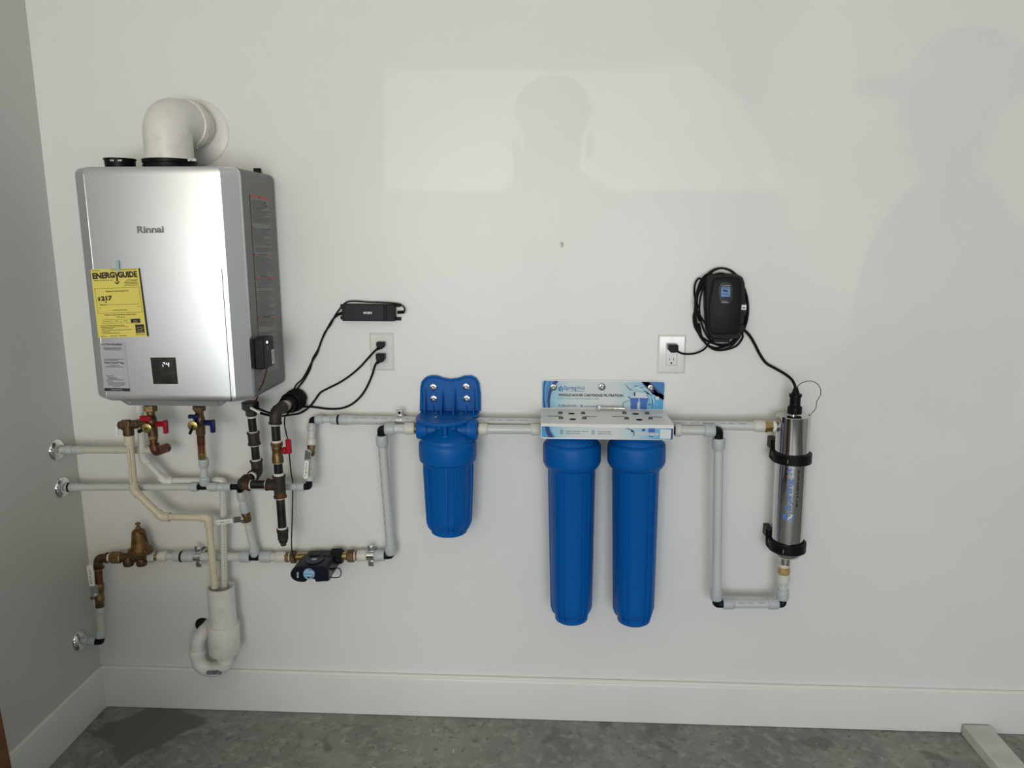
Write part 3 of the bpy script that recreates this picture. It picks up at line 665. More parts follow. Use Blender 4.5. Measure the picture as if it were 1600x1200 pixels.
# connecting branch with horizontal lever
t = thing('cross_connection', 'slanting branch with a horizontal white lever between middle and lower pipes', 'pipe', P(398, 868, dM))
at = chain(t, (376, 768), dC-.004, (399, 868), dM, [('ring', 'n', 768, 780.5, N3*1.03, nutg), ('pipe', 'p', 780, 792, R3, pex), ('ring', 'n', 787.5, 799.5, N3*1.05, nutg), ('ring', 't', 812.5, 824, N3*.95, nutw),
     ('pipe', 'p', 820, 858, R3*1.08, pex), ('ring', 'n', 855, 868, N3*1.12, nutg)])
A, B = at(799), at(814); L = (B-A).length
m = M().lathe(A, B, [(0, .0125), (L*.15, .0142), (L*.85, .0142), (L, .0125)], 10); m.cyl(at(810), at(810)+V((-.006, -.024, 0)), .006, 14)
obj('valve_body', m, brassd, t)
lever(t, P(378, 811, dM+.058), P(338, 815.5, dM+.058), 0.0165, zinc)

# ------------------------------------------------------------------ flow monitor
t = thing('flow_monitor', 'dark navy smart water flow monitor on the lower main with a light blue dial', 'flow monitor', P(495, 905, .1))
at = chain(t, (445, 870.5), dM, (560, 868.5), dM, [('union_tail', 'h', 445, 452.5, .0178, brassd), ('washer', 'c', 452, 455, .0155, dope), ('union_nut', 'h', 454.5, 463.5, .0215, bronze), ('nipple', 'c', 463, 482, .0140, brass),
   ('nipple', 'c', 530, 545, .0135, brass), ('union_nut', 'h', 543, 554, .0210, bronze), ('washer', 'c', 553.5, 556, .0155, dope), ('union_tail', 'h', 555.5, 560, .0165, copper)])
m = M(); A, B = at(519), at(536); L = (B-A).length
m.lathe(A, B, [(0, .021), (0, .0245), (L*.85, .0245), (L, .022)], 28, mod=lambda t_, r, q: r*(1+.05*(1 if int(q*28/6.283+.5) % 2 else -1)) if r > .022 else r)
obj('knurled_ring', m, blk, t, smooth=20)
dF, dB = 0.155, 0.030
arc = [(470+math.cos(math.radians(a))*16.6, 897.3+math.sin(math.radians(a))*12.4) for a in range(90, 271, 15)]
out = arc+[(486, 884.3), (509, 884.6), (512.5, 888), (513.4, 908.5), (493, 909.6), (491.5, 905.4), (480.5, 904.6), (477.5, 909.6)]
fp = [P(x, y, dF) for x, y in out]
obj('housing', M().prism(fp, (0, dF-dB, 0)), navy, t, bevel=.003, bseg=3, smooth=30)
# raised rear band and top details
bb = [P(x, y, .115) for x, y in ((467, 876), (518, 876), (520, 903), (500, 906))]
zt = P(490, 884.4, dF).z
m = M()
for px, w in ((486, .034), (506, .026)):
    c = P(px, 872, .1); m.box((c.x+.004, -.062, zt+.0008), (w, .034, .004))
obj('top_ribs', m, blk, t, bevel=.001)
m = M(); c = P(487, 880, .14)
pts = [V((c.x+.030*math.cos(a), -.152+.0+.040*(1-math.sin(a))*.0-(-.052+.052*math.sin(a)) if False else -.100-.045*math.sin(a), zt+.0012)) for a in [math.pi*i/14 for i in range(15)]]
obj('top_plate', M().prism(pts, (0, 0, .0022)), mat('navy_light', (.02, .026, .045), .4, spec=.2), t, bevel=.0006)
m = M(); m.box((c.x, -.112, zt+.0040), (.016, .013, .0006)); obj('top_sticker', m, greyp, t)
# dial
dc = P(483.3, 896.3, dF+.001)
dl = obj('dial', M().lathe(dc, dc+V((0, -1, 0)), [(0, .0185), (.004, .0185), (.0065, .0165)], 36), mat('light_blue_plastic', (.28, .48, .70), .4), t, bevel=.0004)
obj('dial_grip', M().box(dc+V((0, -.010, -.0005)), (.030, .009, .0075)), MATS['light_blue_plastic'], dl, bevel=.002)
obj('dial_button', M().cyl(dc+V((-.001, -.006, -.0085)), dc+V((-.001, -.0085, -.0085)), .0036, 16), inkm, dl)
df_ = lambda px, py: P(px, py, dF+.0082)
m = M(); bars(m, df_, [(482, 489, 891.2, 0), (483, 489, 903, 0)], 1.2, seed=6); obj('dial_print', m, inkm, dl, smooth=0)
SK[0] = 0.0
m = M(); lf = pl(dF+.0012); O = lf(465, 903); 
text_map(m, 'MOEN', lambda x, y: lf(464.6+3.1*(1-0)*0+2.9*(-(-1))*0+0, 0) if False else lf(465.2-2.8*y+1.4, 902.6-8.6*x), .01)
obj('brand_lettering', m, wprint, t, smooth=0)
sw = smoothpath([P(507, 890, .10), P(516, 889.5, .12), (P(523.5, 888, .12)), P(530, 888, .115), P(533.2, 894, .115), P(531, 901, .12), P(523, 902.6, .125), P(512, 902.3, .13)], 6)
obj('looped_wire', M().tube(sw, .0016, 8), rub, t)
obj('wire_plug', M().cyl(P(512.5, 889.8, .13), P(524, 888.5, .12), .0035, 12, .001), blk, t)
obj('grey_port', M().box(P(515.5, 896, .128), (.006, .03, .034)), mat('port_grey', (.12, .12, .13), .5), t, bevel=.001)

# main right of the monitor, riser to the small filter
t = thing('main_pipe_to_filter', 'translucent riser pipe from the flow monitor up to the small blue filter', 'pipe', P(608, 868, dM))
dK = 0.112
at = chain(t, (558, 868.3), dM, (608, 867.8), dM, [('ring', 'n', 558.5, 573.5, N1*1.02, nutw), ('pipe', 'p', 572, 587, R1, pex), ('ring', 'n', 585.5, 601, N1*1.02, nutg)])
A = P(610.5, 867.5, dM)
blackelbow(t, at(600), A, P(611, 860, dM), R1*.88)
at2 = chain(t, (611, 866), dM, (596.3, 679), dK, [('ring', 'n', 865, 849.5, N1*1.02, nutg), ('pipe', 'p', 851, 694, R1, pex), ('ring', 'n', 696, 679.5, N1*1.03, nutg)])
pmarks(t, at2(698), at2(848), R1, V((-.9, -1, 0)), seed=9)
blackelbow(t, at2(682), P(595.8, 671.3, dK), P(603, 670.6, dK), R1*.9)
at3 = chain(t, (600, 670.4), dK, (650, 669.8), dK, [('ring', 'n', 601.5, 617, N1, nutg), ('pipe', 'p', 616, 634, R1, pex), ('ring', 'n', 632, 648, N1*1.02, nutw), ('nipple', 'c', 647, 653, R1, brassd)])
clamp(579.5, 868, dM, R1, V((1, 0, 0)), 'metal pipe clamp on the lower main beside the black elbow')

# ------------------------------------------------------------------ isolation valves under the heater
def handle_T(root, c, w, h, dpt, material, name='handle'):
    return obj(name, M().box(c, (w, dpt, h)), material, root, bevel=.0025, bseg=3)
dV = 0.150
t = thing('hot_isolation_valve', 'bronze service valve with red handles under the heater', 'valve', P(240, 650, dV))
at = chain(t, (234.5, 634), dV, (240.5, 694), dV, [('union_nut', 'h', 632, 642.5, .0205, brassd), ('neck', 'c', 641, 651, .0120, brassd), ('outlet_hex', 'h', 679, 686, .0145, brassd), ('copper_stub', 'c', 684, 697, .0118, copper)])
A, B = at(649), at(681); L = (B-A).length
m = M().lathe(A, B, [(0, .0125), (L*.1, .015), (L*.45, .0165), (L*.5, .0135), (L*.65, .0155), (L, .0145)], 10)
m.cyl(at(664), at(664)+V((-.014, -.030, 0)), .009, 16); m.cyl(at(663), P(224, 661, dV), .0105, 14); obj('body', m, bronze, t)
c = P(230.5, 668.5, dV+.034); obj('service_cap', M().lathe(c, c+V((0, -1, 0)), [(0, .0135), (.004, .0148), (.007, .0148), (.008, .0125)], 24), brass, t)
obj('cap_dimple', M().cyl(c+V((.001, -.008, 0)), c+V((.001, -.0088, 0)), .0028, 10), inkm, t)
obj('cap_tether', M().tube(smoothpath([c+V((-.001, -.0085, -.001)), P(222.5, 671, dV+.035), P(220, 675, dV+.03)]), .002, 8).cyl(P(222, 671.5, dV+.03), P(216.5, 674.5, dV+.03), .0058, 12), rub, t)
handle_T(t, P(227.3, 653.7, dV+.025), .033, .0165, .012, red)
h2 = handle_T(t, P(258.8, 667, dV+.01), .0125, .041, .014, red)
obj('handle_hub', M().cyl(P(245, 662.5, dV+.005), P(257, 662.5, dV+.01), .0085, 16), red, h2)
# copper elbow turning back
A, C, B = at(694), P(243.3, 706, dV), P(262, 701.5, dH-.005)
t2 = thing('copper_elbow', 'brown copper elbow below the red-handled valve', 'elbow', A)
obj('elbow', M().tube(fillet([A, C, P(261, 699.5, dV-.06)], .03, 10), .0145, 24).lathe(A, A+(C-A).normalized(), [(0, .015), (.0, .0158), (.004, .0158), (.005, .0145)], 24), copper, t2)
obj('inner_pipe', M().cyl(P(258, 700.5, dV-.045), B, .0112, 20), copper, t2)
# relief valve
t = thing('relief_valve', 'bronze pressure relief valve with a white tag above the cream pipe', 'valve', P(202, 665, dV))
at = chain(t, (186, 664.5), dV, (226, 662), dV, [('cap', 'c', 186, 190, .0125, bronze), ('valve_cap', 'h', 189.5, 205, .0165, bronze), ('neck', 'c', 204, 208, .0125, bronze), ('hex', 'h', 206, 216, .0138, bronze), ('nipple', 'c', 215, 227, .0105, bronze)])
m = M(); m.cyl(at(200), P(201.3, 680, dV), .0165, 20, .001); obj('outlet', m, bronze, t)
obj('spring_stub', M().cyl(at(180), at(188), .004, 12), brass, t)
tg = P(182.3, 663.4, dV+.004)
obj('white_tag', M().prism([P(x, y, dV+.004) for x, y in ((179.2, 660.5), (181, 659.6), (184, 660.2), (185.6, 679.5), (184.2, 681.3), (181.4, 681))], (0, -.003, 0)), wpaint, t, bevel=.001)
obj('tag_hole', M().cyl(P(181.6, 664.5, dV+.0068), P(181.6, 664.5, dV+.0078), .0011, 8).cyl(P(182.8, 677, dV+.0068), P(182.8, 677, dV+.0078), .0011, 8), dark, t)
# cold valve
dW = 0.150
t = thing('cold_isolation_valve', 'brass service valve with blue handles under the heater', 'valve', P(315, 660, dW))
at = chain(t, (311, 634), dW, (316, 718), dC+.02, [('union_nut', 'h', 633, 641, .0195, brassd), ('neck', 'c', 640, 651, .0122, brassd), ('outlet_hex', 'h', 672, 678.5, .0145, brassd), ('copper_stub', 'c', 677.5, 695, .0120, copper), ('bright_copper', 'c', 693, 706.5, .0122, mat('bright_copper', (.55, .25, .15), .25, 1.0)), ('adapter', 'c', 706, 717, .0125, brass)])
A, B = at(649), at(675); L = (B-A).length
m = M().lathe(A, B, [(0, .0125), (L*.1, .0145), (L*.4, .0165), (L*.5, .0135), (L*.65, .0150), (L, .0145)], 10)
m.cyl(at(662), at(662)+V((-.016, -.030, 0)), .009, 16); obj('body', m, brassd, t)
c = P(302, 664.5, dW+.030); obj('service_cap', M().lathe(c, c+V((0, -1, 0)), [(0, .0135), (.004, .0148), (.007, .0148), (.008, .0125)], 24), brass, t)
obj('cap_dimple', M().cyl(c+V((.001, -.008, 0)), c+V((.001, -.0088, 0)), .0028, 10), inkm, t)
obj('cap_tether', M().tube(smoothpath([c+V((.001, -.0085, -.001)), P(300.5, 668, dW+.04), P(299, 671, dW+.038)]), .0018, 8).cyl(P(300, 669.5, dW+.036), P(296.5, 678, dW+.036), .0045, 12), rub, t)
h1 = handle_T(t, P(302.5, 650.8, dW+.02), .031, .0115, .012, bluh)
obj('handle_hub', M().cyl(P(306, 654.5, dW+.004), P(306.5, 651, dW+.02), .009, 14), bluh, h1)
h2 = handle_T(t, P(332.4, 666, dW+.01), .0135, .040, .013, bluh)
obj('handle_hub', M().cyl(P(320, 660.5, dW+.004), P(331, 660.5, dW+.01), .0088, 16), bluh, h2)
t = thing('cold_feed_stub', 'short translucent pipe from the blue-handled valve down to the black tee', 'pipe', P(319, 757, dC))
chain(t, (318, 715), dC+.02, (320, 757), dC, [('ring', 'n', 716, 728.5, N3*1.1, nutg), ('pipe', 'p', 727, 746, R3*1.05, pex), ('ring', 'n', 744, 757, N3*1.15, nutg)])

# ------------------------------------------------------------------ drain pipes
t = thing('cream_discharge_pipe', 'cream plastic pipe stepping down from the relief valve into the standpipe', 'pipe', P(260, 808, .11))
dR = 0.148; rc = 0.0113
def sock(root, a, b, r, material, name='socket'): return piece(root, name, 'c', a, b, r, material)
K = [P(202, 680, dR), P(209.5, 766, .14), P(252.5, 807.5, .13), P(326, 808.5, .118), P(335.5, 918, .112)]
sock(t, P(201.8, 679.5, dR), P(202.6, 695, dR), .0152, cream, 'adapter')
obj('pipe', M().tube(fillet(K, .006, 3), rc, 22), cream, t)
def fit45(root, pts, i, a, b, r, material, name='elbow'):
    p0 = pts[i]+(pts[i-1]-pts[i]).normalized()*a; p1 = pts[i]+(pts[i+1]-pts[i]).normalized()*b
    m = M().tube(fillet([p0, pts[i], p1], r*1.2, 6), r, 22)
    for p, q in ((p0, pts[i]), (p1, pts[i])):
        d = (q-p).normalized(); m.lathe(p, p+d, [(0, r-.001), (0, r+.0008), (.004, r+.0012), (.005, r)], 22)
    return obj(name, m, material, root)
fit45(t, K, 1, .024, .022, .0140, cream); fit45(t, K, 2, .020, .026, .0140, cream); fit45(t, K, 3, .026, .032, .0142, cream)
s1 = M(); pa, pb = P(200.9, 696, dR+.0105), P(205.5, 756, .150)
for off, mt_, nm_ in ((-.0035, mat('yellow_stripe', (.62, .52, .05), .5), 'stripe'),):
    d = (pb-pa).normalized(); m = M(); m.box((pa+pb)/2+V((-.0028, .003, 0)), ((pb-pa).length, .0028, .0012), (d, d.cross(V((0, -1, 0))).normalized(), V((0, -1, 0)))); obj('stripe', m, mt_, t)
m = M(); d = (pb-pa).normalized(); rnd = random.Random(3); q = .02
A0, B0 = K[0], K[1]; dcl = (B0-A0).normalized(); w_ = V((0.25, -1, 0)).normalized(); s_ = dcl.cross(w_).normalized()
while q < .95:
    ln = rnd.uniform(.008, .02); c = A0+(B0-A0)*(0.2+q*.68)+w_*(rc+.0002); m.box(c, (ln*.11, .0028, .0004), (dcl, s_, w_)); q += ln+.018
obj('printing', m, inkm, t, smooth=0)
t = thing('white_condensate_pipe', 'grey-white plastic pipe from the heater jogging right and down into the standpipe', 'pipe', P(300, 750, .08))
K2 = [P(217.5, 632, .12), P(223.5, 716, .10), P(257, 751, .085), P(348.5, 751.5, .062), P(350.5, 918, .068)]
obj('pipe', M().tube(fillet(K2, .006, 3), .0108, 22), pvcg, t)
sock(t, P(217.5, 631, .12), P(218, 644, .12), .0145, pvc, 'socket')
fit45(t, K2, 1, .022, .022, .0132, pvcg); fit45(t, K2, 2, .020, .026, .0134, pvc); fit45(t, K2, 3, .024, .026, .0134, pvc)
m = M(); A0, B0 = K2[3], K2[4]; dcl = (B0-A0).normalized(); w_ = V((0.55, -1, 0)).normalized(); s_ = dcl.cross(w_).normalized(); q = .12; rnd = random.Random(9)
while q < .93:
    ln = rnd.uniform(.006, .016); m.box(A0+(B0-A0)*q+w_*.0109, (ln*.25, .0022, .0004), (dcl, s_, w_)); q += ln+.014
obj('printing', m, mat('maroon_ink', (.20, .09, .08), .6), t, smooth=0)
# standpipe and trap
t = thing('drain_standpipe', 'wide open-topped white standpipe with a curved trap below', 'drain', P(348, 1020, .08))
dS = .088; a, b2 = P(344.8, 916, dS), P(349.8, 982, dS); rs = .0432
L = (b2-a).length
obj('standpipe', M().lathe(a, b2, [(.0, rs), (L, rs), (L, rs-.006), (.006, rs-.006), (0, rs-.005), (0, rs)], 48, (False, False)).lathe(a, b2, [(L*.9, .001), (L*.9, rs-.006)], 32, (False, False)), pvc, t)
c2 = P(351.5, 1019.5, dS); dr = (c2-P(349.2, 974, dS)); A = P(349.2, 974, dS); L = dr.length
obj('coupling', M().lathe(A, c2, [(0, rs-.002), (0, .0500), (.003, .0512), (L*.93, .0512), (L, .046), (L+.003, .028)], 48, mod=lambda t_, r, q: r), pvc, t)
c3 = P(352.2, 1034, dS); piece(t, 'bushing', 'c', P(351.3, 1015, dS), P(352.0, 1027, dS), .029, pvc); piece(t, 'slip_joint', 'c', P(351.6, 1022, dS), P(352.3, 1036, dS), .0268, pvc)
tp = [P(352.3, 1030, dS), P(351.8, 1040, dS)]
U = [P(352.3, 1030, dS), P(351.5, 1047, dS-.002), P(327, 1056, dS), P(310, 1036, dS), P(309.5, 1000, dS-.004), P(318, 981, dS-.03), P(326, 975, .004)]
obj('trap_bend', M().tube(smoothpath([P(352.3, 1030, dS), P(350.3, 1037.5, dS), P(343, 1043.5, dS), P(330, 1046, dS), P(317, 1041, dS), P(310, 1030, dS), P(308.5, 1015, dS)], 6), .0245, 28), pvc, t, smooth=60)
obj('trap_collar', M().lathe(P(308.4, 1023, dS), P(308.7, 1010, dS), [(0, .0245), (0, .0272), (.018, .0278), (.021, .0262), (.022, .0245)], 32), pvc, t)
obj('trap_arm', M().tube(smoothpath([P(308.7, 1013, dS), P(310.5, 1000, dS), P(317, 989, dS-.012), P(325, 981, dS-.045), P(328.5, 976, .002)], 7), .0236, 28), pvc, t, smooth=60)
mk = M(); rnd = random.Random(11)
obj('smudged_print', bars(mk, lambda px, py: P(px, py, dS+.0285), [(322, 347, 1052, -.03), (322.6, 346, 1054.2, -.03), (323.5, 343, 1050, -.05)], 1.6, seed=12), mat('blue_ink', (.07, .07, .12), .6), t, smooth=0)
wo = P(318.5, 976.5, 0)
t = thing('drain_wall_ring', 'white ring with a dark opening where the trap enters the wall', 'flange', wo)
obj('ring', M().torus(wo+V((0, -.002, 0)), V((0, 1, 0)), .0325, .0040, 40, 8), wpaint, t)
obj('opening', M().lathe(wo+V((0, -.0015, 0)), wo+V((0, -.003, 0)), [(0, .029), (.0015, .029)], 32), dark, t)

# ------------------------------------------------------------------ gas line
gd0, gd1 = 0.075, 0.165
t = thing('gas_pipe', 'black iron gas pipe assembly with rusty tee and elbow right of the heater', 'gas pipe', P(436, 850, gd1))
RG = .0134
def rim(m, a, d, r, w=.005, h=.0022): m.lathe(a, a+d.normalized(), [(0, r), (0, r+h), (w, r+h), (w+.001, r)], 24)
def gfit(root, pts, r, material, name, rr=None, label=None):
    m = M().tube(fillet(pts, rr or r*1.3, 8), r, 24)
    rim(m, pts[0], pts[1]-pts[0], r); rim(m, pts[-1], pts[-2]-pts[-1], r)
    return obj(name, m, material, root, label=label)
dU_ = .105
at = chain(t, (390.5, 627), dU_, (402, 735), gd0+.02, [('union_nut', 'h', 627.5, 640, .0262, iron), ('union_collar', 'h', 639, 649.5, .0172, iron), ('joint', 'c', 649, 652.5, .0140, dope), ('nipple', 'p', 651, 674, RG*.95, iron),
     ('joint', 'c', 673, 676, .0150, dope), ('joint', 'c', 692.5, 696.5, .0140, dope), ('nipple', 'p', 695, 719, RG*.95, iron), ('joint', 'c', 716.5, 719.5, .0150, dope)])
m = M(); m.cyl(at(674.5), at(694), .0178, 24); rim(m, at(674.5), at(694)-at(674.5), .0178); rim(m, at(694), at(674.5)-at(694), .0178); obj('coupling', m, ironf, t)
e0, e1_, e2_ = at(718.5), P(402.5, 737, gd0+.018), P(394, 742.5, gd0+.05)
gfit(t, [e0, e1_, P(395, 744, gd0+.05)], .0178, ironf, 'elbow', .02)
obj('joint', M().cyl(P(396, 743, gd0+.045), P(393.5, 745, gd0+.055), .0150, 20), dope, t)
obj('nipple', M().cyl(P(396, 743, gd0+.045), P(383, 753, gd1-.02), RG, 20), iron, t)
gfit(t, [P(386.5, 750, gd1-.03), P(377.5, 756, gd1), P(391, 757.5, gd1)], .0180, rust, 'elbow', .018, 'rusty brown elbow')
at = chain(t, (384, 757), gd1, (437, 757), gd1, [('joint', 'c', 389.5, 393, .0150, dope), ('nipple', 'p', 391, 419, RG, iron), ('joint', 'c', 415, 418, .0148, dope)])
at = chain(t, (430, 658), gd1, (443, 852), gd1, [('joint', 'c', 660.5, 665, .0145, dope), ('nipple', 'p', 663, 690, RG, iron), ('joint', 'c', 687, 691, .0150, dope), ('joint', 'c', 719.5, 722.5, .0142, dope), ('nipple', 'p', 721, 741, RG, iron),
     ('joint', 'c', 737.5, 742, .0160, dope), ('joint', 'c', 774.5, 778.5, .0142, dope), ('nipple', 'p', 776, 826, RG, iron), ('joint', 'c', 822.5, 827, .0150, dope), ('plug', 'h', 846, 852.5, .0090, ironf)])
m = M(); m.cyl(at(741), at(775.5), .0180, 24); rim(m, at(741), V((0, 0, -1)), .018); rim(m, at(775.5), V((0, 0, 1)), .018)
s0 = P(417, 757, gd1); m.cyl(s0, at(757), .0176, 24); rim(m, s0, at(757)-s0, .0176); obj('tee', m, rust, t, label='rusty brown tee')
A, B = at(825), at(847); L = (B-A).length
obj('cap', M().lathe(A, B, [(0, .0178), (0, .0192), (L*.22, .0192), (L*.26, .0178), (L*.75, .0172), (L*.8, .0150), (L, .0135)], 8), ironf, t)
A, B = at(690), at(721); L = (B-A).length
gv = obj('gas_valve', M().lathe(A, B, [(0, .0165), (0, .0185), (L*.16, .0185), (L*.2, .0165), (L*.36, .0168), (L*.42, .0150), (L*.62, .0162), (L*.78, .0180), (L, .0182)], 12).cyl(at(704), P(446, 704, gd1+.004), .006, 12), brassd, t, label='brass gas shutoff valve')
h = obj('handle', M().box(P(451, 697.5, gd1+.012), (.0165, .012, .045)), red, gv, bevel=.003, label='red paddle handle')
obj('handle_hub', M().cyl(P(443.5, 704, gd1+.004), P(449, 703.5, gd1+.01), .0115, 18, .002), red, h)
# elbow to the wall with corrugated sleeve
w0 = P(466, 622, 0.002); e0 = at(662); ce = P(430.5, 643, gd1)
dirw = (w0-ce)
gfit(t, [e0, ce, ce+dirw*.30], .0180, ironf, 'elbow', .024)
obj('wall_pipe', M().cyl(ce+dirw*.25, w0, .0152, 20), mat('pipe_putty', (.42, .37, .30), .7, noise=((.62, .58, .5), 60, .4, .6)), t)
obj('joint', M().cyl(ce+dirw*.33, ce+dirw*.42, .0178, 20), MATS['pipe_putty'], t)

# ------------------------------------------------------------------ cords around the gas stub (power adapter leads wrapped in a coil)
dn = dirw.normalized(); _, cu, cw = ortho(dn)
def helix(c0, n, r0, pitch, ph=0, rad=.0032, step=14, wob=0):
    pts = []
    for i in range(int(n*step)+1):
        q = 2*math.pi*i/step+ph; rr_ = r0+wob*math.sin(i*.37)
        pts.append(c0+dn*(pitch*i/step)+(cu*math.cos(q)+cw*math.sin(q))*rr_)
    return pts
Lw = dirw.length
hx = helix(ce+dirw*.44, 9, .0235, .0068)
hx2 = helix(ce+dirw*.60, 5, .0305, .0075, 1.3)
hx3 = helix(ce+dirw*.80, 3, .0335, .0078, .4)
# ------------------------------------------------------------------ power adapter
t = thing('power_adapter', 'flat black power adapter screwed to the wall above the left outlet', 'power adapter', P(579, 500, 0))
a, b2 = P(537.5, 474, 0), P(620, 500.5, 0)
W_ = b2.x-a.x; H_ = a.z-b2.z; cx, cz = (a.x+b2.x)/2, (a.z+b2.z)/2
obj('housing', M().box((cx, -.017, cz), (W_, .030, H_)), blk2, t, bevel=.003, bseg=3)
obj('raised_face', M().box((cx-.012, -.0325, cz+.001), (W_*.74, .003, H_*.92)), mat('navy_grey_plastic', (.010, .012, .017), .4, spec=.2), t, bevel=.001)
obj('end_rib', M().box((cx+W_*.33, -.0325, cz), (.006, .004, H_*.96)), blk, t, bevel=.0012)
for px, py in ((536.5, 478), (536.5, 496.5), (622, 477), (622.5, 498)):
    e = P(px, py, .003); e.y = -.0035
    o = obj('mounting_ear', M().box(e, (.018, .006, .011)), blk, t, bevel=.0015)
    obj('ear_screw', M().cyl(e+V((.002, -.002, 0)), e+V((.002, -.0045, 0)), .0028, 10), blk2, o)
for s, px in ((-1, 537), (1, 621)):
    c = P(px, 488 if s > 0 else 488.5, .018); e = P(px+s*11, 488 if s > 0 else 492, .016)
    m = M(); L = (e-c).length
    m.lathe(c, e, [(i*L/10, (.0062 if i % 2 else .0048)-i*.00015) for i in range(11)], 14); obj('strain_relief', m, rub, t)
m = M(); lp = pl(.0345); SK[0] = 0; text_px(m, 'MOEN', lp, (568, 490.6), (581, 490.6), 3.5, .03); obj('brand_lettering', m, wprint, t, smooth=0)
def cord(name, label, cat, pts, r, group=None, parent=None, n=7, pre=None):
    p = smoothpath(pts, n)
    if pre: p = p+pre
    o = obj(name, M().tube(p, r, 10), rub, parent)
    if parent is None: tag(o, label, cat, group)
    return o
cord('adapter_cord', 'black cord from the adapter slanting down to the coil on the gas stub', 'cord',
     [P(527, 493, .014), P(520, 499, .01), P(511, 514, .008), P(503, 530, .008), P(497, 546, .008), P(489, 560, .008), P(484, 577, .008), P(476, 592, .009), P(466, 605, .02)], .0030, pre=hx2[:-1])
cord('sensor_cord', 'thin black lead looping over the adapter and down beside its thicker cord', 'cord',
     [P(630, 487, .016), P(632.5, 484, .02), P(629, 478, .018), P(620, 474.5, .02), P(600, 472.8, .018), P(575, 472, .016), P(552, 470.5, .016), P(540, 473, .014), P(529, 485, .010), P(523, 494, .012), P(516, 508, .012), P(507, 520, .012), P(499, 541, .012), P(495, 553, .012), P(487, 566, .012), P(474, 590, .012), P(463, 601, .015), P(458, 611, .03)], .0024, pre=hx3[:-1])
cord('upper_plug_cord', 'black power cord from the upper socket of the left outlet to the coil', 'cord',
     [P(590, 545, .022), P(585, 549, .016), P(573, 562, .010), P(563, 573, .008), P(548, 586, .007), P(530, 598, .007), P(510, 608, .007), P(500, 614, .008), P(492, 625, .010), P(483, 636, .014), P(470, 645, .03), P(456, 648, .06), P(440, 650, .12), P(430, 648, .175), P(410, 641, .15), P(398, 636, .13)], .0032)
cord('lower_plug_cord', 'black power cord from the lower socket of the left outlet to the coil', 'cord',
     [P(591, 563, .022), P(586, 571, .014), P(581, 587, .009), P(573, 605, .008), P(563, 620, .008), P(549, 632, .008), P(533, 638, .008), P(515, 639, .009), P(497, 637, .010), P(483, 635.5, .014), P(470, 636, .04)], .0034, pre=hx[::-1][8:])
cw_ = cord('monitor_cord', 'thin black lead hanging from the coil down to the flow monitor', 'cord',
     [P(452, 645, .06), P(446, 650, .07), P(444.5, 662, .06), P(447, 676, .05), P(450, 690, .05), P(452.5, 715, .045), P(455, 740, .045), P(457.5, 757, .055), P(457, 790, .06), P(456, 825, .06), P(455.5, 848, .07), P(456.5, 862, .085), P(461, 876, .10)], .0020)
o = obj('cord_tag', M().tube([P(391.5, 637, .138), P(408, 646, .138)], .0042, 10), wpaint); tag(o, 'small white sleeve on the cord end below the heater', 'cord tag')
obj_ = obj('loose_connector', M().cyl(P(407, 645.5, .140), P(421, 649, .150), .0040, 10), rub, o)

# ------------------------------------------------------------------ outlets
def outlet(px0, px1, py0, py1, label, skin=0):
    a, b2 = P(px0, py0, 0), P(px1, py1, 0); cx, cz = (a.x+b2.x)/2, (a.z+b2.z)/2; w, h = b2.x-a.x, a.z-b2.z
    t = thing('wall_outlet', label, 'outlet', (cx, 0, b2.z), 'white duplex outlets')
    m = M(); iw, ih = .034, .068
    def rg(w_, h_, y): return [V((cx+sx*w_/2, y, cz+sz*h_/2)) for sx, sz in ((-1, -1), (1, -1), (1, 1), (-1, 1))]
    m.rings([rg(w, h, 0), rg(w, h, -.002), rg(w-.012, h-.012, -.006), rg(iw+.001, ih+.001, -.006), rg(iw+.001, ih+.001, -.002)])
    obj('cover_plate', m, white, t, smooth=0)
    m = M().box((cx, -.0035, cz), (iw, .007, ih)); rc = obj('receptacle', m, white, t, bevel=.0012)
    for s in (1, -1):
        oz = cz+s*.0195
        k = M(); k.box((cx-.0065, -.0072, oz+.004), (.0018, .0006, .0085)).box((cx+.0065, -.0072, oz+.004), (.0018, .0006, .007)).lathe(V((cx, -.0069, oz-.008)), V((cx, -.0075, oz-.008)), [(0, .0028), (.0006, .0028)], 12)
        obj('socket_slots', k, dark, rc, smooth=0)
    for s in (1, -1): obj('plate_screw', M().cyl(V((cx, -.0055, cz+s*h*.385)), V((cx, -.0072, cz+s*h*.385)), .0028, 14, .0006), white, t)
    m = M()
    return t, cx, cz
o1, x1_, z1_ = outlet(577, 617, 519.7, 578.8, 'white wall outlet with both sockets in use, below the power adapter')
o2, x2_, z2_ = outlet(1028, 1069.8, 522.7, 583.5, 'white wall outlet with a free lower socket, left of the black controller')
def plug(px, py, w, h, dirp, label, deep=.024):
    c = P(px, py, .006); t = thing('power_plug', label, 'plug', c, 'black power plugs')
    c = P(px, py, .018); ww, hh = MM(w, c), MM(h, c)
    out = [(-.5, .5), (.5, .5), (.5, -.15), (.25, -.5), (-.25, -.5), (-.5, -.15)]
    obj('plug_body', M().prism([V((c.x+x*ww, -.0075, c.z+z*hh)) for x, z in out], (0, -deep, 0)), blk, t, bevel=.0025, bseg=3)
    e = P(*dirp, .024); s = V((c.x, -.022, c.z-hh*.12)); L = (e-s).length
    obj('plug_boot', M().lathe(s, e, [(0, .0085), (L*.45, .0075), (L*.7, .0050), (L, .0040)], 16), blk, t)
    return t
plug(595.5, 539, 12.5, 10, (588.5, 546.5), 'black rectangular plug in the upper socket of the left outlet')
plug(595.5, 558.5, 13.5, 13, (589.5, 568), 'black plug in the lower socket of the left outlet', .028)
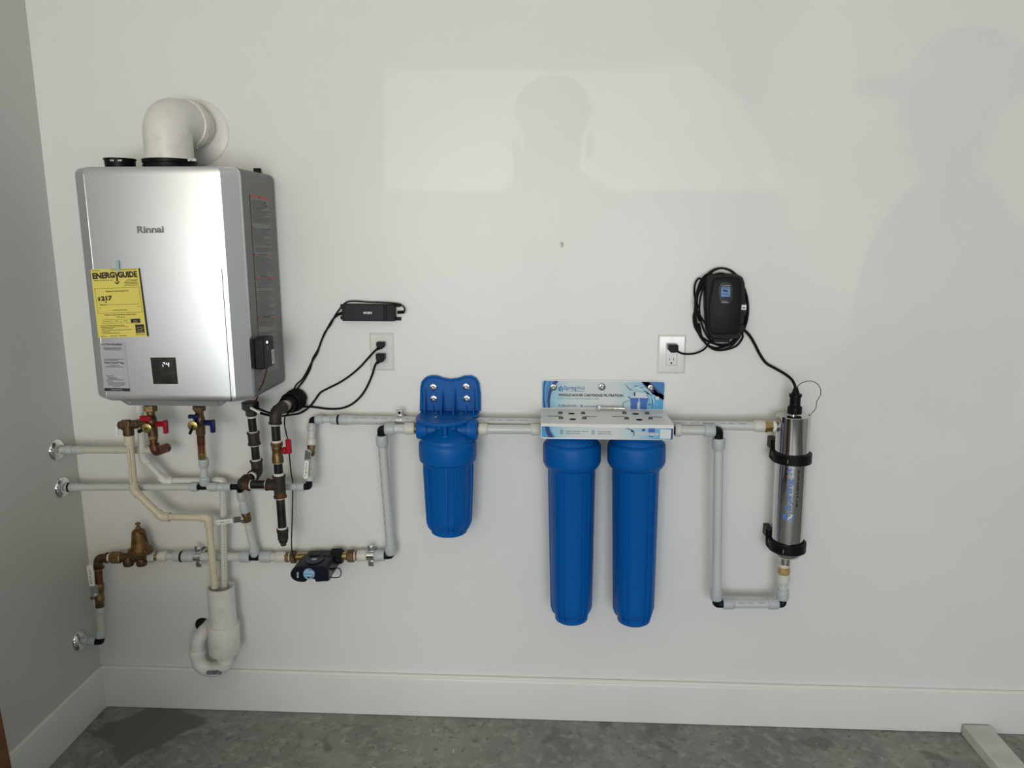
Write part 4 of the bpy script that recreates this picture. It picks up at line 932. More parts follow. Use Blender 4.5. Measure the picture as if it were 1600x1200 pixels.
plug(1051, 544, 15, 12, (1059.5, 549), 'black plug in the upper socket of the right outlet', .03)

# ------------------------------------------------------------------ blue filter housings
def sump(root, cxp_top, y_ring0, y_ring1, y_bot, cxp_bot, d, Rc, Rb, Rb2, ribs=5, phase=38):
    a, e = P(cxp_top, y_ring0, d), P(cxp_bot, y_bot, d); ax = (e-a).normalized(); L = (e-a).length
    hr = (P(cxp_top, y_ring1, d)-a).length
    ring = obj('lock_collar', M().lathe(a, e, [(-.006, Rc*.84), (-.002, Rc*.93), (.004, Rc*.985), (.012, Rc), (hr*.78, Rc), (hr*.84, Rc*.985), (hr, Rb*1.10), (hr+.004, Rb*1.03)], 56), bluf, root, smooth=45)
    body = obj('sump', M().lathe(a, e, [(hr-.01, Rb*1.02), (hr+.012, Rb*.985), (hr+.016, Rb*.95), (L-.052, Rb2*.95), (L-.042, Rb2*.92), (L-.030, Rb2*.87), (L-.024, Rb2*.80), (L-.022, Rb2*.795), (L-.004, Rb2*.78), (L, Rb2*.70)], 56), bluf, root, smooth=45)
    _, u, w = ortho(ax)
    a1 = a+ax*(hr+.010); b1 = a+ax*(L-.040)
    n0 = V((0, -1, 0)); n0 = (n0-ax*n0.dot(ax)).normalized(); s0 = V((1, 0, 0))
    for k in range(ribs):
        q0 = math.radians(phase)+2*math.pi*k/ribs
        for q in (q0-.17, q0+.17):
            n = n0*math.cos(q)+s0*math.sin(q); s = ax.cross(n); m = M()
            def sec(c, rr): return [c+n*(rr-.008)-s*.0026, c+n*(rr)-s*.0018, c+n*(rr)+s*.0018, c+n*(rr-.008)+s*.0026]
            m.rings([sec(a1, Rb*.99), sec(a1+ax*.02, Rb), sec(b1, Rb2), sec(b1+ax*.016, Rb2*.93), sec(b1+ax*.026, Rb2*.84)])
            obj('rib', m, bluf, body, smooth=30)
    # moulded emblem pad
    return a, e, ax
def filter_head(root, c, Rh, zt, zb, portz, pw, pr, d):
    a = V((c.x, c.y, zb)); b2 = V((c.x, c.y, zt)); L = zt-zb
    m = M().lathe(a, b2, [(0, Rh*.93), (L*.28, Rh*.90), (L*.45, Rh*.72), (L*.62, Rh*.50), (L*.8, Rh*.40), (L, Rh*.38)], 48)
    o = obj('filter_head', m, bluf, root, smooth=45)
    pm = M()
    for s in (-1, 1):
        p0 = V((c.x+s*Rh*.30, c.y, portz)); p1 = V((c.x+s*pw, c.y, portz)); Lp = (p1-p0).length
        obj('port', M().lathe(p0, p1, [(0, pr*.80), (Lp-.034, pr*.84), (Lp-.032, pr), (Lp-.003, pr), (Lp, pr*.94), (Lp, pr*.62), (Lp-.01, pr*.62)], 32), bluf, o)
        for q in (-.30, .30):      # gusset ribs from dome to port
            obj('gusset', M().prism([V((c.x+s*Rh*.25, c.y+q*pr-.002, zb+.01)), V((c.x+s*Rh*.86, c.y+q*pr-.002, zb+.01)), V((c.x+s*(pw-.03), c.y+q*pr-.002, portz)), V((c.x+s*Rh*.3, c.y+q*pr-.002, portz+pr*.6))], (0, .004, 0)), bluf, o)
    for q in range(4):
        aa = q*math.pi/2+math.pi/4; cc = V((c.x+math.cos(aa)*Rh*.34, c.y+math.sin(aa)*Rh*.34, zb+L*.4))
        obj('mounting_post', M().cyl(cc, V((cc.x, cc.y, zt)), .0105, 14), bluf, o)
    return o
gunw = mat('washer_grey', (.30, .30, .30), .25, 1.0)
# single filter
dFl = dK
fl = thing('sediment_filter', 'short blue filter housing hanging from a ribbed blue bracket', 'water filter', P(700, 832, dFl))
fc = P(699.5, 700, dFl); Rc = MM(45.2, fc)
sump(fl, 699.5, 688, 717, 831, 702, dFl, Rc, MM(40.0, fc), MM(36.5, fc), 5, 13)
zt = P(700, 650, dFl).z; zb = P(700, 692, dFl).z; pz = P(700, 671, dFl).z
ztop = P(700, 643, .01).z-.006
hd = filter_head(fl, V((fc.x, -dFl, 0)), Rc, ztop, zb, pz, MM(47, fc), MM(15.5, fc), dFl)
c = V((fc.x, -dFl-.052, zb+.035)); obj('relief_button', M().cyl(V((c.x, c.y, zb+.02)), V((c.x, c.y, zb+.040)), .011, 16, .002).cyl(V((c.x, c.y, zb+.034)), V((c.x, c.y, ztop)), .0065, 12), bluf, hd)
# bracket: back plate outline + shelf + ribs
BO = [(657.7, 642), (658.6, 606), (660.5, 597), (666, 591), (674, 588.3), (682, 588.5), (692, 592), (704, 594), (716, 592.5), (726, 589), (736, 588.5), (743, 592), (747, 599), (749, 614), (749.3, 642)]
br = obj('bracket', M().prism([P(x, y, .004) for x, y in BO], (0, -.006, 0)), bluf, fl, bevel=.0015, label='blue ribbed wall bracket')
# raised perimeter lip
obj('bracket_lip', M().tube([P(x, y, .013) for x, y in BO], .0042, 8), bluf, br)
zs_ = P(700, 643, .01).z
x0, x1 = P(658.5, 643, .01).x, P(748.5, 643, .01).x; cxs = (x0+x1)/2; ws = (x1-x0)
SF = [(x0, -.006), (x1, -.006), (x1, -.060)]+[(cxs-.008+ws*.46*math.cos(a), -.075-.105*math.sin(a)) for a in [math.pi*i/16 for i in range(17)]]+[(x0, -.060)]
shf = M().prism([V((x, y, zs_-.006)) for x, y in SF], (0, 0, .008)); obj('bracket_shelf', shf, bluf, br, bevel=.0015)
obj('shelf_lip', M().tube([V((x, y, zs_-.004)) for x, y in SF[2:]], .0055, 8), bluf, br)
for px, top, out in ((665, 604, .045), (677, 628, .03), (692, 608, .07), (711, 606, .07), (729, 630, .03), (741, 604, .045)):
    a = P(px, top, .010); x = a.x
    obj('rib', M().prism([V((x-.0018, -.009, a.z)), V((x-.0018, -out, zs_)), V((x-.0018, -.009, zs_))], (.0036, 0, 0)), bluf, br)
for q, (px, py) in enumerate(((677, 605), (728.3, 604.3), (677.7, 623.3), (729.5, 623))):
    c = P(px, py, .012)
    s_ = obj('slot', M().box(c+V((0, .0012, 0)), (.019, .003, .044)), bluf, br, bevel=.001) if q > 1 else None
    w = obj('washer', M().lathe(c, c+V((0, -1, 0)), [(0, .0112), (.002, .0112), (.0026, .0104), (.0026, .004)], 24), chrome, br)
    obj('bolt', M().lathe(c+V((0, -.0025, 0)), c+V((0, -1, 0)), [(0, .0066), (.004, .0062), (.0052, .0045), (.0052, .0025), (.002, .0025)], 6), gunw, w)
for k, (dx, dy) in enumerate(((-.04, -.06), (.0, -.06), (.04, -.06), (-.03, -.115), (.03, -.115))):
    c = V((cxs+dx, dy, zs_+.002)); obj('shelf_hole', M().lathe(c, c+V((0, 0, 1)), [(0, .0075), (.0005, .0075)], 16), mat('deep_blue', (.004, .05, .17), .5), br)
    if k in (0, 2, 3): obj('shelf_bolt', M().cyl(c, c+V((0, 0, .005)), .005, 6), zinc, br)
# between filters
t = thing('filter_link_pipe', 'short translucent pipe linking the small filter to the double filter', 'pipe', P(795, 671, dFl))
at = chain(t, (745, 670.5), dFl, (852, 671.5), dFl+.003, [('nipple', 'c', 744, 749, R1, brassd), ('ring', 'n', 748, 762, N1, nutw), ('pipe', 'p', 761, 831, R1, pex), ('ring', 'n', 829, 845, N1, nutw), ('nipple', 'c', 844, 852, R1*.9, blk)])
# ------------------------------------------------------------------ double filter
dD = 0.115
df = thing('double_filter', 'pair of tall blue filter housings under a white bracket with a printed banner', 'water filter', P(943, 968, dD))
hx_ = []
for c0, c1, yb in ((893.5, 892.8, 966.5), (994.5, 990, 969)):
    fcn = P(c0, 705, dD); Rc = MM(45.2, fcn)
    un = thing('x', '', '', fcn) if False else df
    sump(df, c0, 691, 727, yb, c1, dD, Rc, MM(37.5, fcn), MM(34, fcn), 5)
    hz0 = P(c0, 694, dD).z
    hx_.append((fcn.x, hz0))
zt = P(940, 662, dD).z
for i, (x, z) in enumerate(hx_):
    a = V((x, -dD, z-.004)); b2 = V((x, -dD, zt+.018)); L = (b2-a).length
    o = obj('filter_head', M().lathe(a, b2, [(0, .080), (L*.25, .078), (L*.45, .060), (L*.9, .038), (L, .038)], 48), bluf, df, smooth=45)
    s = -1 if i == 0 else 1
    obj('port', M().lathe(V((x+s*.02, -dD, zt-.012)), V((x+s*.085, -dD, zt-.012)), [(0, .026), (.045, .026), (.047, .030), (.065, .030), (.065, .018)], 28), bluf, o)
xa, xb = hx_[0][0], hx_[1][0]
obj('joining_nipple', M().cyl(V((xa+.03, -dD, zt-.012)), V((xb-.03, -dD, zt-.012)), .026, 20), bluf, df)
# bracket: back panel, shelf, front lip
BX0, BX1 = P(846, 640, .01).x, P(1037.5, 640, .01).x
zT, zF = P(940, 594.5, .01).z, P(940, 640, .01).z
dL = .205; zL = P(940, 686.5, dL).z; zSf = P(940, 662.5, dL).z
zF = (zF+zSf)/2+.0; 
def rpoly(x0, x1, z0, z1, r, corners):
    out = []
    for i, (cx, cz, a0) in enumerate(((x1-r, z1-r, 0), (x0+r, z1-r, 90), (x0+r, z0+r, 180), (x1-r, z0+r, 270))):
        if corners[i]:
            for k in range(7): a = math.radians(a0+90*k/6); out.append((cx+r*math.cos(a), cz+r*math.sin(a)))
        else: out.append(((x1, z1), (x0, z1), (x0, z0), (x1, z0))[i])
    return out
bp = obj('back_panel', M().prism([V((x, -.003, z)) for x, z in rpoly(BX0, BX1, zF, zT, .010, (1, 1, 0, 0))], (0, -.0035, 0)), wpow, df, smooth=0)
sh = obj('shelf_panel', M().prism([V((BX0, -.003, zF)), V((BX1, -.003, zF)), V((BX1, -dL, zSf)), V((BX0, -dL, zSf))], (0, 0, -.0035)), wpow, df, smooth=0)
lip = obj('front_panel', M().prism([V((x, -dL+.0035, z)) for x, z in rpoly(BX0, BX1, zL, zSf, .010, (0, 0, 1, 1))], (0, -.0035, 0)), wpow, df, smooth=0)
obj('fold_edge', M().tube([V((BX0, -dL+.001, zSf-.002)), V((BX1, -dL+.001, zSf-.002))], .0022, 8), wpow, lip)
# banner print
Y1 = -.0073; CA = [0]
def bpl(px, py, k=0):     # banner coordinates: zoomed crop (105..1385 , 85..400)
    return None
bu = lambda u, v, l=0: V((BX0+(BX1-BX0)*u, Y1-l*.00035, zT+(zF-zT)*v))
def bz(x, y, l=0): return bu((x-105)/1280, (y-85)/312, l)
sky1 = mat('banner_paper', (.66, .70, .70), .4); blu1 = mat('banner_blue', (.02, .17, .46), .4); blu2 = mat('banner_navy', (.008, .025, .16), .4); blu3 = mat('banner_sky', (.11, .42, .68), .4)
blu4 = mat('banner_pale', (.42, .62, .72), .4); btx = mat('banner_text_blue', (.05, .10, .32), .5); bmid = mat('banner_midblue', (.035, .30, .62), .4)
# pale to sky gradient printed on the banner
gm = bpy.data.materials.new('banner_gradient'); gm.use_nodes = True; g = gm.node_tree; gb = g.nodes['Principled BSDF']; gb.inputs['Roughness'].default_value = .4
gtc = g.nodes.new('ShaderNodeTexCoord'); gs_ = g.nodes.new('ShaderNodeSeparateXYZ'); g.links.new(gtc.outputs['Generated'], gs_.inputs[0])
gr = g.nodes.new('ShaderNodeValToRGB'); g.links.new(gs_.outputs[0], gr.inputs[0]); els = gr.color_ramp.elements
els[0].position = 0; els[0].color = (.08, .38, .64, 1); els[1].position = 1; els[1].color = (.05, .34, .66, 1)
for p_, c_ in ((.10, (.30, .55, .68, 1)), (.22, (.58, .66, .67, 1)), (.55, (.64, .67, .66, 1)), (.72, (.44, .60, .66, 1)), (.90, (.12, .42, .68, 1))):
    e = els.new(p_); e.color = c_
g.links.new(gr.outputs[0], gb.inputs['Base Color'])
def rect_round(u0, u1, v0, v1, f, r=.022, k=5, top=True, bot=True):
    pass
obj('print_ground', M().poly([bz(*p) for p in [(114, 387), (114, 118), (120, 103), (133, 96), (1358, 97), (1370, 103), (1376, 118), (1376, 390)]]), gm, bp, smooth=0)
m = M(); m.poly([bz(x, y, 1) for x, y in ((112, 387), (112, 118), (118, 102), (132, 95), (262, 95), (225, 150), (200, 220), (190, 300), (192, 387))]); obj('print_blue', m, bmid, bp, smooth=0)
m = M(); m.poly([bz(x, y, 2) for x, y in ((285, 95), (240, 150), (207, 225), (195, 300), (196, 387), (172, 387), (165, 310), (175, 215), (205, 140), (235, 95))]); m.poly([bz(x, y, 2) for x, y in ((150, 95), (135, 170), (135, 280), (150, 387), (128, 387), (122, 280), (124, 170), (134, 95))])
m.poly([bz(x, y, 2) for x, y in ((1140, 97), (1215, 97), (1300, 195), (1380, 290), (1380, 225), (1372, 290), (1300, 250), (1230, 205))]); 
m.poly([bz(x, y, 2) for x, y in ((1140, 97), (1230, 97), (1380, 245), (1380, 290))]); obj('print_navy', m, blu2, bp, smooth=0)
m = M(); m.poly([bz(x, y, 3) for x, y in ((1230, 97), (1362, 97), (1376, 104), (1380, 118), (1380, 245))]); obj('print_royal', m, blu1, bp, smooth=0); m = M().poly([bz(x, y, 3) for x, y in ((205, 96), (185, 96), (160, 170), (155, 260), (160, 330), (166, 330), (163, 250), (175, 170))]); obj('print_royal', m, blu1, bp, smooth=0)
# drop emblem
def dropshape(f, cx, cy_, s, l, sw=True):
    pts = [(0, -1.35)]+[(1.0*math.sin(a)*(1 if True else 1), -.0-.0+(-math.cos(a))*.9+.1) for a in [math.radians(q) for q in range(40, 321, 20)]]
    return [f(cx+x*s, cy_+y*s, l) for x, y in pts]
m = M(); m.poly(dropshape(bz, 306, 183, 27, 2)); obj('logo_drop', m, mat('logo_blue', (.01, .16, .42), .4), bp, smooth=0)
m = M(); w = [(312, 205), (322, 190), (309, 178), (312, 163), (303, 170), (303, 182), (313, 192), (300, 208)]; m.poly([bz(x, y, 3) for x, y in w]); obj('logo_swirl', m, blu4, bp, smooth=0)
def bt(m, s, x0, x1, y, h, l=2, bold=0, f=bz):
    return text_map(m, s, lambda x, yy: f(x0+(x1-x0)*x, y-yy*h, l), bold)
obj('brand_lettering', bt(bt(M(), 'Spring', 340, 470, 188, 40, 2, .012), 'Well', 472, 556, 187, 37, 2, .0), mat('logo_text', (.02, .12, .36), .4), bp, smooth=0)
m = bt(M(), 'WHOLE HOUSE CARTRIDGE FILTRATION', 278, 956, 259, 26, 2, .035); obj('headline', m, inkm, bp, smooth=0)
m = bt(M(), 'CWH-2 - Carbon + Salt Free Softener Combo', 276, 706, 291, 15, 2); bt(m, '800-589-5592', 318, 474, 372, 19, 2, .014); bt(m, 'www.springwellwater.com', 554, 862, 373, 17, 2, .008)
for x0 in (394, ): 
    mm = M()
rnd = random.Random(2); x = 394
while x < 552: w = rnd.uniform(5, 16); m.poly([bz(a, b_, 2) for a, b_ in ((x, 206), (min(x+w, 552), 206), (min(x+w, 552), 201), (x, 201))]); x += w+4
m.poly([bz(277+14*math.cos(a)+13, 362+11*math.sin(a), 2) for a in [i*.5 for i in range(13)]]); m.poly([bz(527+13*math.cos(a), 363+13*math.sin(a), 2) for a in [i*.5 for i in range(13)]])
obj('small_print', m, btx, bp, smooth=0)
m = M()
for a, bq in (((514, 363), (540, 363)), ((527, 350), (527, 376))): 
    if a[1] == bq[1]: m.poly([bz(x, y, 3) for x, y in ((a[0], a[1]-1.2), (bq[0], bq[1]-1.2), (bq[0], bq[1]+1.2), (a[0], a[1]+1.2))])
    else: m.poly([bz(x, y, 3) for x, y in ((a[0]-1.2, a[1]), (a[0]+1.2, a[1]), (a[0]+1.2, bq[1]), (a[0]-1.2, bq[1]))])
m.poly([bz(x, y, 3) for x, y in ((282, 352), (290, 352), (288, 360), (296, 370), (288, 373), (280, 362))]); obj('icon_detail', m, sky1, bp, smooth=0)
# picture of the product on the banner
m = M()
for x0 in (1028, 1128):
    m.poly([bz(x, y, 2) for x, y in ((x0, 270), (x0+92, 270), (x0+90, 300), (x0+80, 320), (x0+80, 392), (x0+10, 391), (x0+10, 320), (x0+2, 300))])
obj('pictured_housings', m, mat('pictured_blue', (.03, .12, .45), .4), bp, smooth=0)
m = M(); m.poly([bz(x, y, 2) for x, y in ((1066, 212), (1082, 208), (1196, 216), (1196, 250), (1225, 272), (1025, 268), (1030, 258), (1066, 250))]); m.poly([bz(x, y, 2) for x, y in ((975, 270), (1022, 262), (1022, 285), (985, 287))]); m.poly([bz(x, y, 2) for x, y in ((1108, 320), (1126, 320), (1126, 392), (1110, 392))])
m.poly([bz(1312+20*math.cos(a), 270+19*math.sin(a), 3) for a in [i*.45 for i in range(14)]]); obj('pictured_bracket', m, mat('pictured_white', (.62, .66, .70), .4), bp, smooth=0)
m = M(); m.poly([bz(x, y, 3) for x, y in ((1066, 212), (1082, 208), (1084, 248), (1068, 250))]); m.poly([bz(x, y, 3) for x, y in ((1008, 262), (1026, 258), (1028, 272), (1010, 272))])
def ribbon(m, f, pts, w, l):
    pts = smoothpath([V((x, y, 0)) for x, y in pts], 5); n = len(pts); L_, R_ = [], []
    for i, p in enumerate(pts):
        d = (pts[min(i+1, n-1)]-pts[max(i-1, 0)]).normalized(); k = w*math.sin(math.pi*(.12+.8*i/(n-1)))
        L_.append(f(p.x-d.y*k/2, p.y+d.x*k/2, l)); R_.append(f(p.x+d.y*k/2, p.y-d.x*k/2, l))
    return m.add(L_+R_, [(i, i+1, n+i+1, n+i) for i in range(n-1)])
ribbon(m, bz, [(975, 122), (1000, 155), (1030, 182), (1062, 182)], 7, 3); ribbon(m, bz, [(1030, 170), (1062, 165), (1080, 140), (1105, 148), (1150, 155)], 6, 3)
ribbon(m, bz, [(1022, 300), (985, 310), (955, 340), (965, 375), (990, 390)], 6, 3); ribbon(m, bz, [(1225, 270), (1262, 300), (1265, 350), (1258, 388)], 7, 3); ribbon(m, bz, [(1215, 345), (1235, 338), (1250, 350)], 9, 3)
ribbon(m, bz, [(1150, 165), (1200, 200), (1240, 250), (1262, 300)], 4, 4); obj('splash_lines', m, blu2, bp, smooth=0)
m = M()
for pts, w in (([(1040, 180), (1085, 160), (1140, 165), (1200, 205), (1235, 250), (1250, 320)], 22), ([(1100, 175), (1160, 190), (1220, 225), (1300, 255)], 14), ([(1120, 158), (1190, 170), (1240, 215), (1275, 290), (1280, 340)], 12)): ribbon(m, bz, pts, w, 4)
obj('splash_water', m, mat('splash_pale', (.50, .72, .82), .3), bp, smooth=0)
for px, py in ((864.8, 605), (940.5, 604.7), (1017, 606)):
    c = P(px, py, .010); w = obj('washer', M().lathe(c, c+V((0, -1, 0)), [(0, .0110), (.002, .0110), (.0026, .0100), (.0026, .004)], 24), gunw, bp)
    obj('bolt', M().lathe(c+V((0, -.0025, 0)), c+V((0, -1, 0)), [(0, .0066), (.004, .0062), (.0052, .0045), (.0052, .0025), (.002, .0025)], 6), gunw, w)
# front panel print : crop (105..1497, 575..705)
Y2 = -dL-.0007
def lz(x, y, l=0): return V((BX0+(BX1-BX0)*(x-105)/1392, Y2-l*.00035, zSf+(zL-zSf)*(y-545)/168))
obj('print_ground', M().poly([lz(*p) for p in [(114, 577), (1490, 585), (1490, 690), (1482, 703), (1470, 708), (130, 697), (117, 690), (114, 680)]]), gm, lip, smooth=0)
m = M(); m.poly([lz(x, y, 1) for x, y in ((114, 577), (200, 578), (225, 640), (262, 698), (130, 697), (117, 690), (114, 680))]); obj('print_blue', m, bmid, lip, smooth=0)
m = M(); m.poly([lz(x, y, 2) for x, y in ((150, 577), (188, 578), (205, 630), (240, 698), (188, 697), (160, 640))]); m.poly([lz(x, y, 2) for x, y in ((1474, 585), (1490, 585), (1490, 690), (1482, 703), (1462, 708), (1474, 695))])
ribbon(m, lz, [(990, 582), (1040, 600), (1075, 615), (1095, 640)], 9, 2); ribbon(m, lz, [(1085, 630), (1082, 655), (1076, 678)], 10, 2); m.poly([lz(x, y, 2) for x, y in ((1048, 612), (1075, 608), (1078, 632), (1058, 630))]); m.poly([lz(x, y, 2) for x, y in ((1162, 600), (1195, 588), (1200, 612), (1172, 618))])
obj('print_navy', m, blu2, lip, smooth=0)
m = M(); m.poly([lz(x, y, 2) for x, y in ((1234, 585), (1302, 585), (1302, 630), (1234, 630))]); m.poly([lz(x, y, 2) for x, y in ((1234, 668), (1292, 670), (1285, 682), (1245, 680))]); obj('pictured_housing', m, MATS['pictured_blue'], lip, smooth=0)
m = M(); m.poly([lz(x, y, 3) for x, y in ((1112, 630), (1336, 636), (1340, 642), (1338, 658), (1112, 654), (1108, 642))]); m.poly([lz(x, y, 3) for x, y in ((1362, 592), (1464, 595), (1470, 602), (1468, 690), (1462, 698), (1362, 694), (1355, 686), (1356, 600))]); obj('print_white', m, mat('print_white', (.70, .72, .72), .4), lip, smooth=0)
m = M(); bt(m, '5 Micron Sediment + Salt Free', 372, 608, 632, 11, 2, .01, lz); bt(m, 'Replace Filter Annually', 372, 522, 654, 10, 2, .012, lz); bt(m, 'Carbon Cartridge', 706, 842, 633, 11, 2, .01, lz); bt(m, 'Replace Filter Annually', 706, 856, 655, 10, 2, .012, lz)
bt(m, 'SCAN FOR REPLACEMENT FILTERS', 1120, 1328, 648, 8, 4, .012, lz); obj('small_print', m, inkm, lip, smooth=0)
m = M()
for x0 in (310, 642):
    for k in range(4): m.poly([lz(x, y, 2) for x, y in ((x0, 612+k*13), (x0+30, 612+k*13), (x0+30, 617+k*13), (x0, 617+k*13))])
    for xx in (x0+2, x0+24): m.poly([lz(x, y, 2) for x, y in ((xx, 612), (xx+4, 612), (xx+4, 660), (xx, 660))])
obj('icon', m, mat('icon_blue', (.22, .28, .48), .5), lip, smooth=0)
gun = mat('gunmetal', (.16, .155, .15), .3, 1.0)
# slots, bolts and holes in the shelf
def shp(px, py):
    v = ray(px, py); n = (V((0, -dL, zSf))-V((0, -.003, zF))).cross(V((1, 0, 0))); t_ = (V((0, -.003, zF))-CAM).dot(n)/v.dot(n); return CAM+v*t_
sl_ = M()
for x0, x1, y in ((172, 298, 469), (556, 680, 474), (846, 975, 474), (1235, 1362, 480)):
    a, b2 = shp(830+x0/6.667, 580+y/6.667), shp(830+x1/6.667, 580+y/6.667); c = (a+b2)/2; sl_.box(c+V((0, 0, .0004)), ((b2-a).length, .0030, .0010))
for x, y in ((420, 442), (432, 502), (1088, 446), (1126, 507)):
    c = shp(830+x/6.667, 580+y/6.667); sl_.lathe(c, c+V((0, 0, 1)), [(0, .0100), (.0009, .0100)], 20)
obj('slots_and_holes', sl_, dark, sh, smooth=0)
for x, y in ((303, 440), (310, 492), (540, 442), (553, 494), (970, 440), (994, 497), (1208, 444), (1244, 497)):
    c = shp(830+x/6.667, 580+y/6.667); obj('shelf_bolt', M().lathe(c, c+V((0, 0, 1)), [(0, .0080), (.001, .0074), (.0058, .0055), (.0068, .002)], 16), gun, sh)
# steel pin lying on the shelf
a, b2 = shp(937.5, 641)+V((0, 0, .007)), shp(976.5, 642)+V((0, 0, .007))
t = thing('bracket_pin', 'shiny zinc pin with a bent clip lying on the white bracket shelf', 'pin', a)
obj('pin', M().cyl(a, b2, .0052, 16, .001), chrome, t)
obj('clip', M().box(a+V((-.003, -.004, .002)), (.008, .003, .014)).box(a+V((-.010, -.010, -.002)), (.006, .016, .003)), zinc, t, bevel=.0008)

# right of the double filter: loop to the chamber
t = thing('outlet_loop_pipe', 'translucent pipe loop dropping from the double filter and back up to the chamber', 'pipe', P(1122, 942, .1))
dE, dE2 = .118, .10
at = chain(t, (1052, 672.3), dE, (1118, 673), dE, [('nipple', 'c', 1045, 1056, R1*.9, blk), ('ring', 'n', 1054, 1064.5, N1*1.05, nutw), ('pipe', 'p', 1063, 1102, R1, pex), ('ring', 'n', 1100, 1117, N1*1.05, nutg)])
blackelbow(t, at(1115.5), P(1123.2, 673.2, dE), P(1123, 686, dE), R1*.9)
at = chain(t, (1122.8, 685), dE, (1119.3, 937), dE2, [('ring', 'n', 684.5, 701.5, N1*1.08, nutg), ('pipe', 'p', 700, 922, R1*1.02, pex), ('ring', 'n', 920, 937, N1*1.03, nutg)])
blackelbow(t, at(935), P(1119.4, 943.2, dE2), P(1130, 943.3, dE2), R1*.9)
at = chain(t, (1120, 943.2), dE2, (1222, 943.2), .092, [('ring', 'n', 1129, 1146.5, N1, nutg), ('pipe', 'p', 1145, 1202, R1, pex), ('ring', 'n', 1199.5, 1216, N1, nutg)])
pmarks(t, at(1148), at(1198), R1, V((0, -1, .7)), seed=13)
blackelbow(t, at(1214.5), P(1222.4, 943, .092), P(1222.6, 935, .090), R1*.9)
at = chain(t, (1222.8, 937), .090, (1225.5, 875), .086, [('ring', 'n', 936.5, 921, N1*1.03, nutg), ('pipe', 'p', 923, 909, R1, pex), ('ring', 'n', 911, 896.5, N1*1.02, nutw), ('adapter', 'h', 896.5, 885.5, N1*1.02, brass), ('tape', 'c', 886, 881, .0165, dope)])

# ------------------------------------------------------------------ steel chamber
uv = thing('steel_chamber', 'polished stainless steel cylinder with blue lettering in two black clamps', 'UV chamber', P(1232, 877, dU))
a, b2 = P(1240, 648.5, dU), P(1228.5, 871, dU); ax = (b2-a).normalized(); L = (b2-a).length
ru = MM(24.2, a); rh = MM(25.6, a)
obj('head', M().lathe(a, b2, [(0, rh*.5), (0, rh-.002), (.002, rh), (.118, rh), (.119, ru)], 64), steel, uv)
obj('tube', M().lathe(a, b2, [(.10, ru), (L-.026, ru), (L-.018, ru*.97), (L-.008, ru*.82), (L-.003, ru*.55), (L+.001, .0165)], 64), steel, uv)
obj('lower_neck', M().cyl(P(1227.4, 868, dU), P(1226, 882.5, dU), .0165, 28), steel, uv)
pi = P(1216, 666.5, dU); 
m = M().cyl(P(1207, 666.3, dU), P(1228, 667, dU), .0158, 24); 
for k in range(4): m.lathe(P(1209.5+k*1.4, 666.3, dU), P(1240, 667, dU), [(0, .0158), (.0008, .0172), (.0016, .0158)], 24)
obj('side_port', m, steel, uv)
obj('tape', M().cyl(P(1206.5, 666.2, dU), P(1211.5, 666.4, dU), .0166, 24), mat('ptfe_tape', (.8, .8, .8), .6), uv)
obj('brass_nut', M().lathe(P(1194, 666, dU), P(1207.5, 666.3, dU), [(0, .0165), (.001, .0195), (.0095, .0195), (.0105, .0172), (.026, .0172)], 6), brass, uv, smooth=20)
obj('top_neck', M().cyl(a+ax*(-.012), a+ax*.002, .0110, 24), steel, uv)
c = P(1259.5, 647, dU+.02); obj('ground_screw', M().cyl(P(1266, 650, dU), P(1266, 645.5, dU), .0035, 8).torus(P(1266, 647.5, dU), V((0, 0, 1)), .004, .0012, 14, 6), zinc, uv)
# lettering wrapped on the tube (reads upwards)
vc_ = (CAM-a); vc_ = (vc_-ax*vc_.dot(ax)).normalized(); side = ax.cross(vc_)
if side.x < 0: side = -side
def uvm(hpx, s, lift=.0004):      # height (pixel row on axis) and arc offset (metres, right positive)
    base = P(1240+(1228.5-1240)*(hpx-648.5)/(871-648.5), hpx, dU); q = s/ru
    return base+(vc_*math.cos(q)+side*math.sin(q))*(ru+lift)
blul = mat('lettering_blue', (.10, .20, .50), .35); m = M()
text_map(m, 'Spring', lambda x, y: uvm(790-49*x, .006-y*.0175), .035); text_map(m, 'Well', lambda x, y: uvm(739-30*x, .006-y*.0175), .02)
obj('brand_lettering', m, blul, uv, smooth=0)
m = M(); text_map(m, 'BY LUMINOR', lambda x, y: uvm(784-58*x, .0265-y*.0055), .03); obj('maker_lettering', m, inkm, uv, smooth=0)
m = M(); m.poly([uvm(800-.0+math.sin(q)*7.6, .0045+.0135*math.cos(q) if math.cos(q) > -.75 else -.0165) for q in [i*2*math.pi/24 for i in range(24)]]); obj('logo_drop', m, blul, uv, smooth=0)
m = M(); q_ = [(.010, 795.5), (.006, 799), (.001, 799.5), (-.002, 803), (-.0005, 804.2), (.003, 801.3), (.0075, 801.2), (.0125, 797)]; m.poly([uvm(h_, s_, .0009) for s_, h_ in q_]); obj('logo_swirl', m, wprint, uv, smooth=0)
